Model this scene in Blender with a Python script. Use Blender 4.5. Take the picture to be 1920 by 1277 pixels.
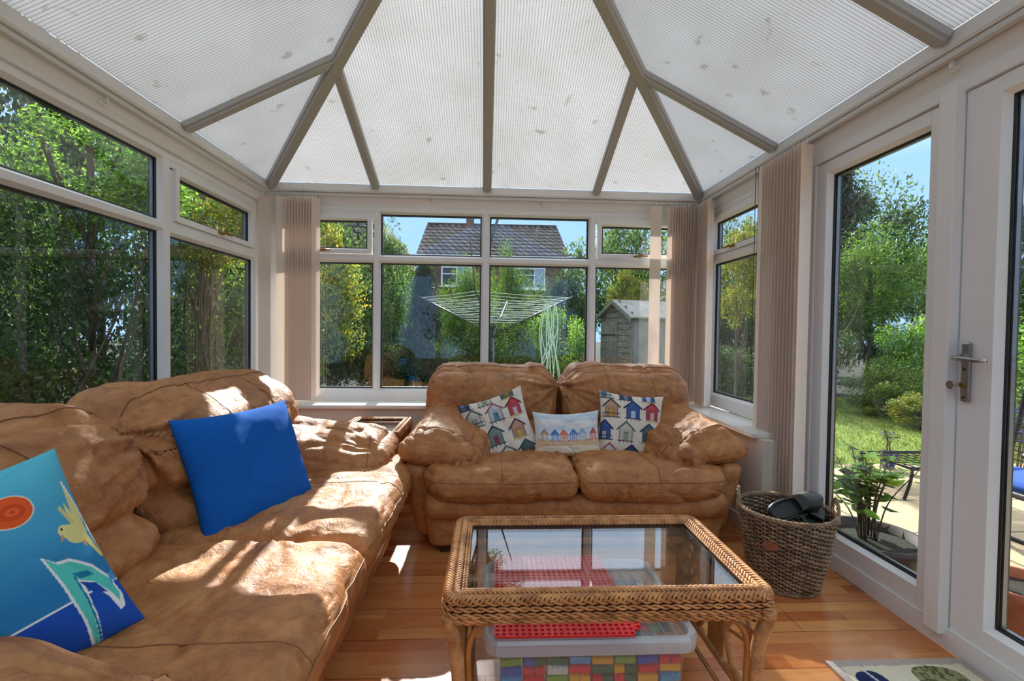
import bpy, bmesh, math, random
import numpy as np
from mathutils import Vector, Matrix, Euler

for _o in list(bpy.data.objects): bpy.data.objects.remove(_o)
S = bpy.context.scene
COL = S.collection
R = math.radians
random.seed(7)
RNG = np.random.default_rng(11)

# ------------------------------------------------------------------ camera
cam = bpy.data.objects.new('camera', bpy.data.cameras.new('camera'))
COL.objects.link(cam); S.camera = cam
cam.data.sensor_width = 36; cam.data.lens = 36 * 870 / 1920
cam.data.clip_start = .02; cam.data.clip_end = 300
_yaw, _pit, _rol = R(-2.8), R(-1.3), R(.72)
_f = Vector((-math.sin(_yaw)*math.cos(_pit), math.cos(_yaw)*math.cos(_pit), math.sin(_pit)))
_r = _f.cross(Vector((0, 0, 1))).normalized(); _u = _r.cross(_f)
_r2 = _r*math.cos(_rol) + _u*math.sin(_rol); _u2 = -_r*math.sin(_rol) + _u*math.cos(_rol)
_m = Matrix((_r2, _u2, -_f)).transposed().to_4x4(); _m.translation = (0, 0, 1.2)
cam.matrix_world = _m

# ------------------------------------------------------------------ sky, sun, exposure
W = bpy.data.worlds.new('sky'); S.world = W; W.use_nodes = True
nt = W.node_tree; nt.nodes.clear()
SUN_EL, SUN_AZ = R(32.5), R(-4.0)          # azimuth measured from +Y towards +X
# blue sky low down, thin bright cloud higher up
tcw = nt.nodes.new('ShaderNodeTexCoord'); spw = nt.nodes.new('ShaderNodeSeparateXYZ'); rw_ = nt.nodes.new('ShaderNodeValToRGB')
rw_.color_ramp.elements[0].position = .0; rw_.color_ramp.elements[0].color = (.30, .46, .74, 1)
rw_.color_ramp.elements[1].position = .46; rw_.color_ramp.elements[1].color = (.78, .88, 1.04, 1)
_e = rw_.color_ramp.elements.new(.28); _e.color = (.24, .42, .76, 1)
bg = nt.nodes.new('ShaderNodeBackground'); bg.inputs[1].default_value = .75
wo = nt.nodes.new('ShaderNodeOutputWorld')
nt.links.new(tcw.outputs['Generated'], spw.inputs[0]); nt.links.new(spw.outputs[2], rw_.inputs[0]); nt.links.new(rw_.outputs[0], bg.inputs[0]); nt.links.new(bg.outputs[0], wo.inputs[0])
sl = bpy.data.lights.new('sun', 'SUN'); sl.energy = 4.3; sl.angle = R(.6); sl.color = (1, .975, .94)
sun = bpy.data.objects.new('sun', sl); COL.objects.link(sun)
_sd = Vector((math.sin(SUN_AZ)*math.cos(SUN_EL), math.cos(SUN_AZ)*math.cos(SUN_EL), math.sin(SUN_EL)))
sun.rotation_euler = _sd.to_track_quat('Z', 'Y').to_euler(); sun.location = (0, 0, 12)
S.view_settings.view_transform = 'Standard'; S.view_settings.look = 'None'
S.view_settings.gamma = 1; S.view_settings.use_curve_mapping = False
S.view_settings.exposure = 1.83
S.cycles.transparent_max_bounces = 24; S.cycles.max_bounces = 10; S.cycles.diffuse_bounces = 5
S.cycles.caustics_reflective = False; S.cycles.caustics_refractive = False
S.cycles.sample_clamp_indirect = 6

# ------------------------------------------------------------------ materials
def lin(c):
    return tuple(((v/255)/12.92 if v/255 <= .04045 else ((v/255+.055)/1.055)**2.4) for v in c) + (1,)

def newmat(name):
    m = bpy.data.materials.new(name); m.use_nodes = True
    t = m.node_tree; t.nodes.clear()
    o = t.nodes.new('ShaderNodeOutputMaterial')
    return m, t, o

def N(t, kind, **kw):
    n = t.nodes.new(kind)
    for k, v in kw.items():
        if k.startswith('i_'): n.inputs[k[2:].replace('_', ' ')].default_value = v
        else: setattr(n, k, v)
    return n

def mixc(t, fac, a, b, blend='MIX'):
    n = t.nodes.new('ShaderNodeMix'); n.data_type = 'RGBA'; n.blend_type = blend
    for k, v in ((0, fac), (6, a), (7, b)):
        if isinstance(v, (tuple, list, float, int)): n.inputs[k].default_value = v
        else: t.links.new(v, n.inputs[k])
    return n.outputs[2]

def noise(t, scale, detail=4, rough=.55, dist=0, stretch=None, coord='Object'):
    tc = t.nodes.new('ShaderNodeTexCoord'); v = tc.outputs[coord]
    if stretch:
        mp = t.nodes.new('ShaderNodeMapping'); mp.inputs['Scale'].default_value = stretch
        t.links.new(v, mp.inputs[0]); v = mp.outputs[0]
    n = N(t, 'ShaderNodeTexNoise', i_Scale=scale, i_Detail=detail, i_Roughness=rough, i_Distortion=dist)
    t.links.new(v, n.inputs['Vector']); return n.outputs['Fac']

def ramp(t, fac, stops):
    r = t.nodes.new('ShaderNodeValToRGB'); e = r.color_ramp.elements
    while len(e) < len(stops): e.new(.5)
    for i, (p, c) in enumerate(stops): e[i].position = p; e[i].color = c
    t.links.new(fac, r.inputs[0]); return r.outputs[0]

def bump(t, h, strength, dist=.01, prev=None):
    b = N(t, 'ShaderNodeBump', i_Strength=strength, i_Distance=dist)
    t.links.new(h, b.inputs['Height'])
    if prev is not None: t.links.new(prev, b.inputs['Normal'])
    return b.outputs[0]

def mat(name, c, rough=.5, c2=None, nscale=6, bmp=0, bscale=60, metal=0, spec=.5, stretch=None, sheen=0, coat=0, lo=.3, hi=.7, bdist=.004, detail=4):
    m, t, o = newmat(name)
    p = N(t, 'ShaderNodeBsdfPrincipled', i_Roughness=rough, i_Metallic=metal)
    p.inputs['Specular IOR Level'].default_value = spec
    p.inputs['Base Color'].default_value = lin(c)
    if sheen: p.inputs['Sheen Weight'].default_value = sheen
    if coat: p.inputs['Coat Weight'].default_value = coat; p.inputs['Coat Roughness'].default_value = .15
    if c2:
        t.links.new(ramp(t, noise(t, nscale, detail, stretch=stretch), [(lo, lin(c)), (hi, lin(c2))]), p.inputs['Base Color'])
    if bmp: t.links.new(bump(t, noise(t, bscale, 5, stretch=stretch), bmp, bdist), p.inputs['Normal'])
    t.links.new(p.outputs[0], o.inputs[0]); return m

def attr_mat(name, rough=.8, bmp=0, bscale=300, trans=0, gloss=.03, sheen=0):
    """colour comes from the mesh's own printed colours; trans > 0 lets light through (leaves)"""
    m, t, o = newmat(name)
    a = N(t, 'ShaderNodeAttribute', attribute_name='Col')
    if trans:
        d = N(t, 'ShaderNodeBsdfDiffuse'); tr = N(t, 'ShaderNodeBsdfTranslucent'); g = N(t, 'ShaderNodeBsdfGlossy', i_Roughness=.35)
        t.links.new(a.outputs[0], d.inputs[0])
        hs = N(t, 'ShaderNodeHueSaturation', i_Hue=.485, i_Saturation=1.05, i_Value=1.45); t.links.new(a.outputs[0], hs.inputs['Color']); t.links.new(hs.outputs[0], tr.inputs[0])
        m1 = N(t, 'ShaderNodeMixShader'); m1.inputs[0].default_value = trans
        t.links.new(d.outputs[0], m1.inputs[1]); t.links.new(tr.outputs[0], m1.inputs[2])
        m2 = N(t, 'ShaderNodeMixShader'); m2.inputs[0].default_value = gloss
        t.links.new(m1.outputs[0], m2.inputs[1]); t.links.new(g.outputs[0], m2.inputs[2])
        t.links.new(m2.outputs[0], o.inputs[0]); return m
    p = N(t, 'ShaderNodeBsdfPrincipled', i_Roughness=rough); p.inputs['Specular IOR Level'].default_value = .2
    if sheen: p.inputs['Sheen Weight'].default_value = sheen
    t.links.new(a.outputs[0], p.inputs['Base Color'])
    if bmp: t.links.new(bump(t, noise(t, bscale, 3), bmp, .002), p.inputs['Normal'])
    t.links.new(p.outputs[0], o.inputs[0]); return m

def glass_mat(name, tint=(.93, .96, .94, 1), ior=1.5, boost=1.0, rough=0.0):
    m, t, o = newmat(name)
    fr = N(t, 'ShaderNodeFresnel', i_IOR=ior); tr = N(t, 'ShaderNodeBsdfTransparent'); tr.inputs[0].default_value = tint
    g = N(t, 'ShaderNodeBsdfGlossy', i_Roughness=rough); mx = N(t, 'ShaderNodeMixShader')
    mu = N(t, 'ShaderNodeMath', operation='MULTIPLY'); mu.inputs[1].default_value = boost; mu.use_clamp = True
    # both faces of the pane reflect; on the far face the ray leaves glass, so use the incidence from outside
    ge = N(t, 'ShaderNodeNewGeometry'); lw = N(t, 'ShaderNodeVectorMath', operation='DOT_PRODUCT')
    t.links.new(ge.outputs['Incoming'], lw.inputs[0]); t.links.new(ge.outputs['Normal'], lw.inputs[1])
    ab = N(t, 'ShaderNodeMath', operation='ABSOLUTE'); t.links.new(lw.outputs['Value'], ab.inputs[0])
    inv = N(t, 'ShaderNodeMath', operation='SUBTRACT'); inv.inputs[0].default_value = 1; t.links.new(ab.outputs[0], inv.inputs[1])
    pw = N(t, 'ShaderNodeMath', operation='POWER'); pw.inputs[1].default_value = 5; t.links.new(inv.outputs[0], pw.inputs[0])
    ma = N(t, 'ShaderNodeMath', operation='MULTIPLY_ADD'); ma.inputs[1].default_value = .96; ma.inputs[2].default_value = .04; t.links.new(pw.outputs[0], ma.inputs[0])
    t.nodes.remove(fr); t.links.new(ma.outputs[0], mu.inputs[0])
    t.links.new(mu.outputs[0], mx.inputs[0]); t.links.new(tr.outputs[0], mx.inputs[1]); t.links.new(g.outputs[0], mx.inputs[2])
    t.links.new(mx.outputs[0], o.inputs[0]); return m

def leather_mat(name):
    m, t, o = newmat(name)
    p = N(t, 'ShaderNodeBsdfPrincipled'); p.inputs['Specular IOR Level'].default_value = .46
    n1 = noise(t, 2.3, 5, .6, .6); n2 = noise(t, 9, 6, .65, 1.2); n3 = noise(t, 30, 4, .6, 0, (1, 1, 1))
    base = ramp(t, n1, [(.33, lin((158, 92, 42))), (.5, lin((188, 120, 62))), (.68, lin((216, 158, 98)))])
    c = mixc(t, .35, base, ramp(t, n2, [(.35, lin((132, 70, 30))), (.62, lin((210, 150, 90)))]))
    c = mixc(t, .18, c, ramp(t, n3, [(.4, lin((110, 66, 34))), (.6, lin((200, 152, 104)))]))
    t.links.new(c, p.inputs['Base Color'])
    t.links.new(ramp(t, n2, [(.3, (.42, .42, .42, 1)), (.7, (.62, .62, .62, 1))]), p.inputs['Roughness'])
    w = noise(t, 7, 7, .62, 2.2); v = N(t, 'ShaderNodeTexVoronoi', i_Scale=170); tc = N(t, 'ShaderNodeTexCoord'); t.links.new(tc.outputs['Object'], v.inputs['Vector'])
    b1 = bump(t, w, .7, .026)
    rn = noise(t, 22, 5, .6, 1.5); b2 = bump(t, rn, .28, .007, b1)
    b3 = bump(t, v.outputs['Distance'], .10, .002, b2)
    t.links.new(b3, p.inputs['Normal']); t.links.new(p.outputs[0], o.inputs[0]); return m

def floor_mat():
    m, t, o = newmat('laminate_floor')
    p = N(t, 'ShaderNodeBsdfPrincipled', i_Roughness=.24); p.inputs['Specular IOR Level'].default_value = .5
    tc = N(t, 'ShaderNodeTexCoord')
    br = N(t, 'ShaderNodeTexBrick', offset=.37, offset_frequency=2, squash=1, i_Scale=1, i_Mortar_Size=.0006, i_Mortar_Smooth=0, i_Bias=0, i_Brick_Width=.42, i_Row_Height=.066)
    br.inputs['Color1'].default_value = (0, 0, 0, 1); br.inputs['Color2'].default_value = (1, 1, 1, 1); br.inputs['Mortar'].default_value = (.2, .2, .2, 1)
    t.links.new(tc.outputs['Object'], br.inputs['Vector'])
    pl = N(t, 'ShaderNodeTexBrick', offset=.5, offset_frequency=2, i_Scale=1, i_Mortar_Size=.0016, i_Mortar_Smooth=0, i_Brick_Width=1.28, i_Row_Height=.198)
    pl.inputs['Color1'].default_value = (1, 1, 1, 1); pl.inputs['Color2'].default_value = (1, 1, 1, 1); pl.inputs['Mortar'].default_value = (.32, .25, .2, 1)
    t.links.new(tc.outputs['Object'], pl.inputs['Vector'])
    # grain is shifted from strip to strip
    sh = N(t, 'ShaderNodeVectorMath', operation='MULTIPLY_ADD'); t.links.new(br.outputs['Color'], sh.inputs[0]); sh.inputs[1].default_value = (7, 3, 5); t.links.new(tc.outputs['Object'], sh.inputs[2])
    mp = N(t, 'ShaderNodeMapping'); mp.inputs['Scale'].default_value = (1.3, 14, 1); t.links.new(sh.outputs[0], mp.inputs[0])
    g = N(t, 'ShaderNodeTexNoise', i_Scale=2.0, i_Detail=6, i_Roughness=.6, i_Distortion=1.2); t.links.new(mp.outputs[0], g.inputs['Vector'])
    strip = ramp(t, br.outputs['Color'], [(0, lin((184, 104, 58))), (.35, lin((210, 136, 80))), (.7, lin((220, 154, 92))), (1, lin((196, 116, 72)))])
    gr = ramp(t, g.outputs['Fac'], [(.3, (.78, .70, .62, 1)), (.55, (1, 1, 1, 1)), (.75, (1.08, 1.05, 1.0, 1))])
    c = mixc(t, .75, strip, gr, 'MULTIPLY'); c = mixc(t, 1.0, c, pl.outputs['Color'], 'MULTIPLY')
    t.links.new(c, p.inputs['Base Color'])
    t.links.new(bump(t, g.outputs['Fac'], .04, .002), p.inputs['Normal'])
    t.links.new(p.outputs[0], o.inputs[0]); return m

def roof_mat():
    """multiwall polycarbonate: fine flutes down the slope, finer cross ribs"""
    m, t, o = newmat('polycarbonate')
    uv = N(t, 'ShaderNodeUVMap'); sp = N(t, 'ShaderNodeSeparateXYZ'); t.links.new(uv.outputs[0], sp.inputs[0])
    def stripes(out, period, lo):
        a = N(t, 'ShaderNodeMath', operation='MULTIPLY'); a.inputs[1].default_value = 2*math.pi/period; t.links.new(out, a.inputs[0])
        s = N(t, 'ShaderNodeMath', operation='SINE'); t.links.new(a.outputs[0], s.inputs[0])
        mr = N(t, 'ShaderNodeMapRange'); mr.inputs['From Min'].default_value = -1; mr.inputs['From Max'].default_value = -.2; mr.inputs['To Min'].default_value = lo; mr.inputs['To Max'].default_value = 1
        t.links.new(s.outputs[0], mr.inputs['Value']); return mr.outputs[0]
    f1 = stripes(sp.outputs[0], .016, .60); f2 = stripes(sp.outputs[1], .011, .80)
    mu = N(t, 'ShaderNodeMath', operation='MULTIPLY'); t.links.new(f1, mu.inputs[0]); t.links.new(f2, mu.inputs[1])
    dirt = ramp(t, noise(t, 2.2, 6, .6), [(.3, (.535, .53, .515, 1)), (.6, (.585, .583, .575, 1))])
    specks = ramp(t, noise(t, 11, 2, .4), [(.24, (.7, .7, .62, 1)), (.3, (1, 1, 1, 1))])
    c0 = mixc(t, 1, dirt, specks, 'MULTIPLY')
    cv = N(t, 'ShaderNodeVectorMath', operation='SCALE'); t.links.new(c0, cv.inputs[0]); t.links.new(mu.outputs[0], cv.inputs['Scale'])
    tr = N(t, 'ShaderNodeBsdfTranslucent'); d = N(t, 'ShaderNodeBsdfDiffuse'); g = N(t, 'ShaderNodeBsdfGlossy', i_Roughness=.3)
    t.links.new(cv.outputs[0], tr.inputs[0]); t.links.new(cv.outputs[0], d.inputs[0])
    a = N(t, 'ShaderNodeMixShader'); a.inputs[0].default_value = .30; t.links.new(tr.outputs[0], a.inputs[1]); t.links.new(d.outputs[0], a.inputs[2])
    b = N(t, 'ShaderNodeMixShader'); b.inputs[0].default_value = .03; t.links.new(a.outputs[0], b.inputs[1]); t.links.new(g.outputs[0], b.inputs[2])
    t.links.new(b.outputs[0], o.inputs[0]); return m

def cloth_trans_mat(name, c, trans=.4):
    m, t, o = newmat(name)
    tc = N(t, 'ShaderNodeTexCoord')
    w = N(t, 'ShaderNodeTexWave', i_Scale=60, i_Distortion=.5); w.bands_direction = 'Z'; t.links.new(tc.outputs['Object'], w.inputs['Vector'])
    col = mixc(t, w.outputs['Fac'], lin(c), lin(tuple(v*.94 for v in c)))
    tr = N(t, 'ShaderNodeBsdfTranslucent'); d = N(t, 'ShaderNodeBsdfDiffuse'); t.links.new(col, tr.inputs[0]); t.links.new(col, d.inputs[0])
    a = N(t, 'ShaderNodeMixShader'); a.inputs[0].default_value = trans; t.links.new(d.outputs[0], a.inputs[1]); t.links.new(tr.outputs[0], a.inputs[2])
    t.links.new(a.outputs[0], o.inputs[0]); return m

def plastic_clear_mat(name, clear, tint=(1, 1, 1, 1)):
    m, t, o = newmat(name)
    tp = N(t, 'ShaderNodeBsdfTransparent'); tp.inputs[0].default_value = tint
    d = N(t, 'ShaderNodeBsdfDiffuse'); d.inputs[0].default_value = (.8, .83, .86, 1); tr = N(t, 'ShaderNodeBsdfTranslucent'); tr.inputs[0].default_value = (.8, .83, .86, 1)
    g = N(t, 'ShaderNodeBsdfGlossy', i_Roughness=.15)
    a = N(t, 'ShaderNodeMixShader'); a.inputs[0].default_value = .5; t.links.new(d.outputs[0], a.inputs[1]); t.links.new(tr.outputs[0], a.inputs[2])
    b = N(t, 'ShaderNodeMixShader'); b.inputs[0].default_value = clear; t.links.new(a.outputs[0], b.inputs[1]); t.links.new(tp.outputs[0], b.inputs[2])
    c = N(t, 'ShaderNodeMixShader'); c.inputs[0].default_value = .06; t.links.new(b.outputs[0], c.inputs[1]); t.links.new(g.outputs[0], c.inputs[2])
    t.links.new(c.outputs[0], o.inputs[0]); return m

def brick_mat(name, c1, c2, mortar, w, h, ms, rough=.9, flat=False):
    m, t, o = newmat(name)
    p = N(t, 'ShaderNodeBsdfPrincipled', i_Roughness=rough); p.inputs['Specular IOR Level'].default_value = .2
    tc = N(t, 'ShaderNodeTexCoord'); v = tc.outputs['Object']
    if not flat:
        sp = N(t, 'ShaderNodeSeparateXYZ'); cb = N(t, 'ShaderNodeCombineXYZ'); t.links.new(v, sp.inputs[0])
        ad = N(t, 'ShaderNodeMath', operation='ADD'); t.links.new(sp.outputs[0], ad.inputs[0]); t.links.new(sp.outputs[1], ad.inputs[1])
        t.links.new(ad.outputs[0], cb.inputs[0]); t.links.new(sp.outputs[2], cb.inputs[1]); v = cb.outputs[0]
    br = N(t, 'ShaderNodeTexBrick', i_Scale=1, i_Mortar_Size=ms, i_Brick_Width=w, i_Row_Height=h, i_Mortar_Smooth=.1)
    br.inputs['Color1'].default_value = lin(c1); br.inputs['Color2'].default_value = lin(c2); br.inputs['Mortar'].default_value = lin(mortar)
    t.links.new(v, br.inputs['Vector'])
    c = mixc(t, .5, br.outputs['Color'], ramp(t, noise(t, 4, 6, .7), [(.3, (.6, .6, .6, 1)), (.7, (1.25, 1.22, 1.2, 1))]), 'MULTIPLY')
    t.links.new(c, p.inputs['Base Color'])
    t.links.new(bump(t, br.outputs['Fac'], -.4, .01), p.inputs['Normal'])
    t.links.new(p.outputs[0], o.inputs[0]); return m

MT = dict(
    pvc=mat('white_upvc', (238, 238, 236), .32, (232, 232, 230), 3, spec=.45),
    pvc_shaded=mat('rafter_shade_grey', (172, 172, 170), .45),  # white rafters; their shade is put into this grey
    eave=mat('eave_cladding', (226, 226, 224), .4),
    wall=mat('cream_wall_paint', (232, 224, 210), .85, (227, 218, 203), 4, .05, 120), white=mat('white_wall_paint', (242, 242, 240), .9),
    sill=mat('white_gloss_sill', (236, 235, 230), .18, spec=.6),
    black=mat('black_gasket', (28, 29, 30), .5),
    bead=mat('spacer_bar', (120, 123, 124), .35, metal=.6),
    glass=glass_mat('window_glass', (.84, .86, .855, 1), boost=1.15),
    tglass=glass_mat('table_glass', (.95, .97, .96, 1), boost=1.9),
    roof=roof_mat(), floor=floor_mat(), leather=leather_mat('tan_leather'),
    seam=mat('leather_piping', (132, 84, 46), .5),
    foot=mat('dark_wood', (50, 30, 20), .4),
    blind=cloth_trans_mat('blind_fabric', (252, 241, 231), .38),
    rail=mat('blind_headrail', (212, 212, 208), .35),
    brass=mat('brass', (150, 112, 52), .35, metal=.9),
    chrome=mat('satin_chrome', (170, 170, 172), .22, metal=1),
    wicker=mat('honey_wicker', (222, 158, 92), .5, (150, 90, 42), 22, .3, 200, coat=.2),
    weave_gap=mat('weave_gap_shade', (62, 36, 20), .7, (40, 24, 14), 20),
    cane=mat('cane_pole', (186, 124, 62), .35, (150, 92, 42), 9, coat=.3),
    basket=mat('grey_willow', (176, 148, 116), .75, (106, 82, 60), 22, .3, 200),
    basket_gap=mat('basket_gap_shade', (58, 46, 36), .9),
    label=mat('leather_tag', (150, 96, 66), .5),
    clog=mat('dark_green_rubber', (26, 30, 26), .45, (38, 44, 36), 12, .15, 80),
    blue=mat('blue_cotton', (20, 92, 176), .9, (22, 100, 186), 4, .35, 420, bdist=.0015, spec=.15),
    cloth=attr_mat('printed_cotton', .9, .35, 500), rug=attr_mat('rug_pile', 1.0, .9, 350),
    leaf=attr_mat('leaf', trans=.48, gloss=.05), bark=mat('bark', (112, 98, 80), .95, (66, 54, 42), 8, .6, 30, bdist=.02),
    tub=plastic_clear_mat('clear_plastic', .88), lid=plastic_clear_mat('frosted_lid', .76), rim=plastic_clear_mat('frosted_rim', .25),
    red=mat('red_plastic', (234, 30, 34), .3, spec=.5), yel=mat('yellow_plastic', (240, 180, 20), .3), grn=mat('green_plastic', (24, 110, 60), .3),
    blu=mat('blue_plastic', (30, 90, 190), .3), wht=mat('white_plastic', (230, 230, 225), .3), lim=mat('lime_plastic', (130, 180, 40), .3), sky=mat('light_blue_plastic', (90, 170, 215), .3),
    grass=attr_mat('grass_blade', trans=.35, gloss=.02),
    soil=mat('soil', (46, 44, 28), 1, (30, 32, 18), 30, .8, 60, bdist=.01),
    lawn=mat('lawn_ground', (92, 116, 42), 1, (130, 142, 60), 1.6, .6, 60, bdist=.02),
    patio=brick_mat('paving', (200, 176, 140), (184, 160, 126), (120, 112, 92), .9, .6, .012, flat=True),
    brick=brick_mat('brick', (124, 84, 66), (96, 66, 54), (140, 128, 116), .23, .075, .008),
    tile=brick_mat('roof_tile', (136, 122, 112), (104, 94, 88), (44, 40, 38), .36, .26, .05),
    house=mat('house_render', (226, 224, 216), .9),
    shed=mat('weathered_board', (150, 144, 134), .9, (84, 78, 70), 5, .5, 20, stretch=(1, 1, 9)),
    felt=mat('roofing_felt', (152, 148, 142), .95, (120, 116, 110), 4), hinge=mat('dark_iron', (36, 36, 38), .6),
    alu=mat('grey_metal', (92, 94, 98), .4, metal=.7), line=mat('washing_line', (206, 210, 206), .6),
    wire=mat('pale_green_wire', (176, 196, 170), .5), pot=mat('dark_glazed_pot', (66, 50, 44), .7, (48, 38, 34), 9),
    terra=mat('terracotta', (176, 98, 66), .85, (150, 82, 56), 8, .2, 60), iron=mat('black_iron', (28, 30, 32), .4, metal=.3),
    cush=mat('blue_cushion', (40, 84, 170), .9), bpot=mat('blue_glaze', (40, 50, 140), .2, coat=.6),
    curtain=mat('pale_blue_curtain', (170, 190, 215), .9), dark=mat('dark_interior', (60, 66, 72), .4),
    string=mat('black_cord', (60, 58, 54), .6),
)

# ------------------------------------------------------------------ mesh helpers
class MB:
    def __init__(s): s.v = []; s.f = []; s.uv = None
    def add(s, vs, fs):
        o = len(s.v); s.v.extend([tuple(v) for v in vs]); s.f.extend([tuple(i+o for i in f) for f in fs]); return s
    def box(s, x0, x1, y0, y1, z0, z1, rot=None, piv=None):
        x0, x1 = sorted((x0, x1)); y0, y1 = sorted((y0, y1)); z0, z1 = sorted((z0, z1))
        vs = [Vector((x, y, z)) for z in (z0, z1) for x, y in ((x0, y0), (x1, y0), (x1, y1), (x0, y1))]
        if rot is not None:
            pv = Vector(piv) if piv is not None else Vector(((x0+x1)/2, (y0+y1)/2, (z0+z1)/2))
            vs = [rot @ (v-pv)+pv for v in vs]
        return s.add(vs, [(0, 3, 2, 1), (4, 5, 6, 7), (0, 1, 5, 4), (1, 2, 6, 5), (2, 3, 7, 6), (3, 0, 4, 7)])
    def prism(s, poly, vec):
        """closed solid: planar polygon (3-D points) pushed along vec"""
        n = len(poly); a = [Vector(p) for p in poly]; b = [p+Vector(vec) for p in a]
        return s.add(a+b, [tuple(range(n))[::-1], tuple(range(n, 2*n))]+[(i, (i+1) % n, n+(i+1) % n, n+i) for i in range(n)])
    def tube(s, pts, r, n=8, closed=False, caps=True):
        P = np.array(pts, float); K = len(P)
        rr = np.full(K, r) if np.isscalar(r) else np.array(r, float)
        T = np.roll(P, -1, 0)-np.roll(P, 1, 0)
        if not closed: T[0] = P[1]-P[0]; T[-1] = P[-1]-P[-2]
        T /= np.maximum(np.linalg.norm(T, axis=1, keepdims=True), 1e-9)
        up = np.array([0, 0, 1.]) if abs(T[0][2]) < .9 else np.array([1., 0, 0])
        A = np.zeros_like(P); a = np.cross(T[0], up); a /= np.linalg.norm(a)
        for i in range(K):
            a = a-T[i]*(a@T[i]); l = np.linalg.norm(a); a = a/l if l > 1e-6 else np.array([1., 0, 0]); A[i] = a
        B = np.cross(T, A); th = np.arange(n)*2*math.pi/n
        V = P[:, None]+rr[:, None, None]*(np.cos(th)[None, :, None]*A[:, None]+np.sin(th)[None, :, None]*B[:, None])
        V = V.reshape(-1, 3); F = []
        for i in range(K if closed else K-1):
            j = (i+1) % K
            for k in range(n): F.append((i*n+k, i*n+(k+1) % n, j*n+(k+1) % n, j*n+k))
        if caps and not closed: F.append(tuple(range(n))[::-1]); F.append(tuple((K-1)*n+k for k in range(n)))
        return s.add(V.tolist(), F)
    def lathe(s, prof, c=(0, 0, 0), n=32, closed=False):
        V = []; F = []; K = len(prof)
        for r, z in prof:
            for k in range(n): a = 2*math.pi*k/n; V.append((c[0]+r*math.cos(a), c[1]+r*math.sin(a), c[2]+z))
        for i in range(K if closed else K-1):
            j = (i+1) % K
            for k in range(n): F.append((i*n+k, i*n+(k+1) % n, j*n+(k+1) % n, j*n+k))
        if not closed:
            if prof[0][0] > 1e-4: F.append(tuple(range(n))[::-1])
            if prof[-1][0] > 1e-4: F.append(tuple((K-1)*n+k for k in range(n)))
        return s.add(V, F)
    def ball(s, c, r, n=12, m=8):
        r = (r, r, r) if np.isscalar(r) else r; V = []; F = []
        for i in range(m+1):
            p = math.pi*i/m
            for k in range(n): a = 2*math.pi*k/n; V.append((c[0]+r[0]*math.sin(p)*math.cos(a), c[1]+r[1]*math.sin(p)*math.sin(a), c[2]+r[2]*math.cos(p)))
        for i in range(m):
            for k in range(n): F.append((i*n+k, (i+1)*n+k, (i+1)*n+(k+1) % n, i*n+(k+1) % n))
        return s.add(V, F)

ROOTLOC = {}
def origin_of(p):
    return ROOTLOC.get(p.name, Vector((0, 0, 0))) if p is not None else Vector((0, 0, 0))

def obj(name, mb, m, parent=None, smooth=False, bevel=0, recalc=True, at_base=False):
    """link a mesh built in world coordinates (or in its thing's own frame) as ONE object"""
    me = bpy.data.meshes.new(name)
    org = origin_of(parent)
    vs = np.array(mb.v, float)
    if parent is None and at_base:
        org = Vector(((vs[:, 0].min()+vs[:, 0].max())/2, (vs[:, 1].min()+vs[:, 1].max())/2, vs[:, 2].min()))
    vs = vs-np.array(org)
    me.from_pydata(vs.tolist(), [], mb.f); me.update()
    if recalc:
        bm = bmesh.new(); bm.from_mesh(me); bmesh.ops.recalc_face_normals(bm, faces=bm.faces); bm.to_mesh(me); bm.free()
    o = bpy.data.objects.new(name, me); COL.objects.link(o); me.materials.append(MT[m] if isinstance(m, str) else m)
    if smooth: me.polygons.foreach_set('use_smooth', [True]*len(me.polygons))
    if bevel:
        b = o.modifiers.new('bevel', 'BEVEL'); b.width = bevel; b.segments = 2; b.limit_method = 'ANGLE'; b.angle_limit = R(40)
    if parent is not None: o.parent = parent
    elif at_base: o.location = org
    ROOTLOC[o.name] = org
    return o

def tag(o, label=None, cat=None, group=None, kind=None):
    if label: o['label'] = label
    if cat: o['category'] = cat
    if group: o['group'] = group
    if kind: o['kind'] = kind
    return o

def thing(name, label, cat, loc=(0, 0, 0), group=None, kind=None, local=False):
    o = bpy.data.objects.new(name, None); COL.objects.link(o); o.location = loc; o.empty_display_size = .1
    ROOTLOC[o.name] = Vector((0, 0, 0)) if local else Vector(loc)
    return tag(o, label, cat, group, kind)

def dup(root, loc=None, rot=None, label=None, scale=None, group=None):
    c = root.copy(); COL.objects.link(c)
    if loc is not None: c.location = loc
    if rot is not None: c.rotation_euler = rot
    if scale is not None: c.scale = scale
    if label: c['label'] = label
    if group: c['group'] = group
    def rec(a, b):
        for ch in list(a.children):
            k = ch.copy(); COL.objects.link(k); k.parent = b; k.matrix_parent_inverse = ch.matrix_parent_inverse.copy(); rec(ch, k)
    rec(root, c)
    return c

def setcol(me, cols):
    a = me.color_attributes.new('Col', 'FLOAT_COLOR', 'POINT')
    c = np.ones((len(cols), 4), np.float32); c[:, :3] = cols; a.data.foreach_set('color', c.ravel())

def _h(i, j, k):
    s = np.sin(i*127.1+j*311.7+k*74.7)*43758.5453
    return s-np.floor(s)
def vn(P):
    I = np.floor(P); f = P-I; f = f*f*(3-2*f); o = 0
    for a in (0, 1):
        for b in (0, 1):
            for c in (0, 1):
                w = (f[:, 0] if a else 1-f[:, 0])*(f[:, 1] if b else 1-f[:, 1])*(f[:, 2] if c else 1-f[:, 2])
                o = o+w*_h(I[:, 0]+a, I[:, 1]+b, I[:, 2]+c)
    return o
def ridge(P, p=6):
    return (1-np.abs(2*vn(P)-1))**p

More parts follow.
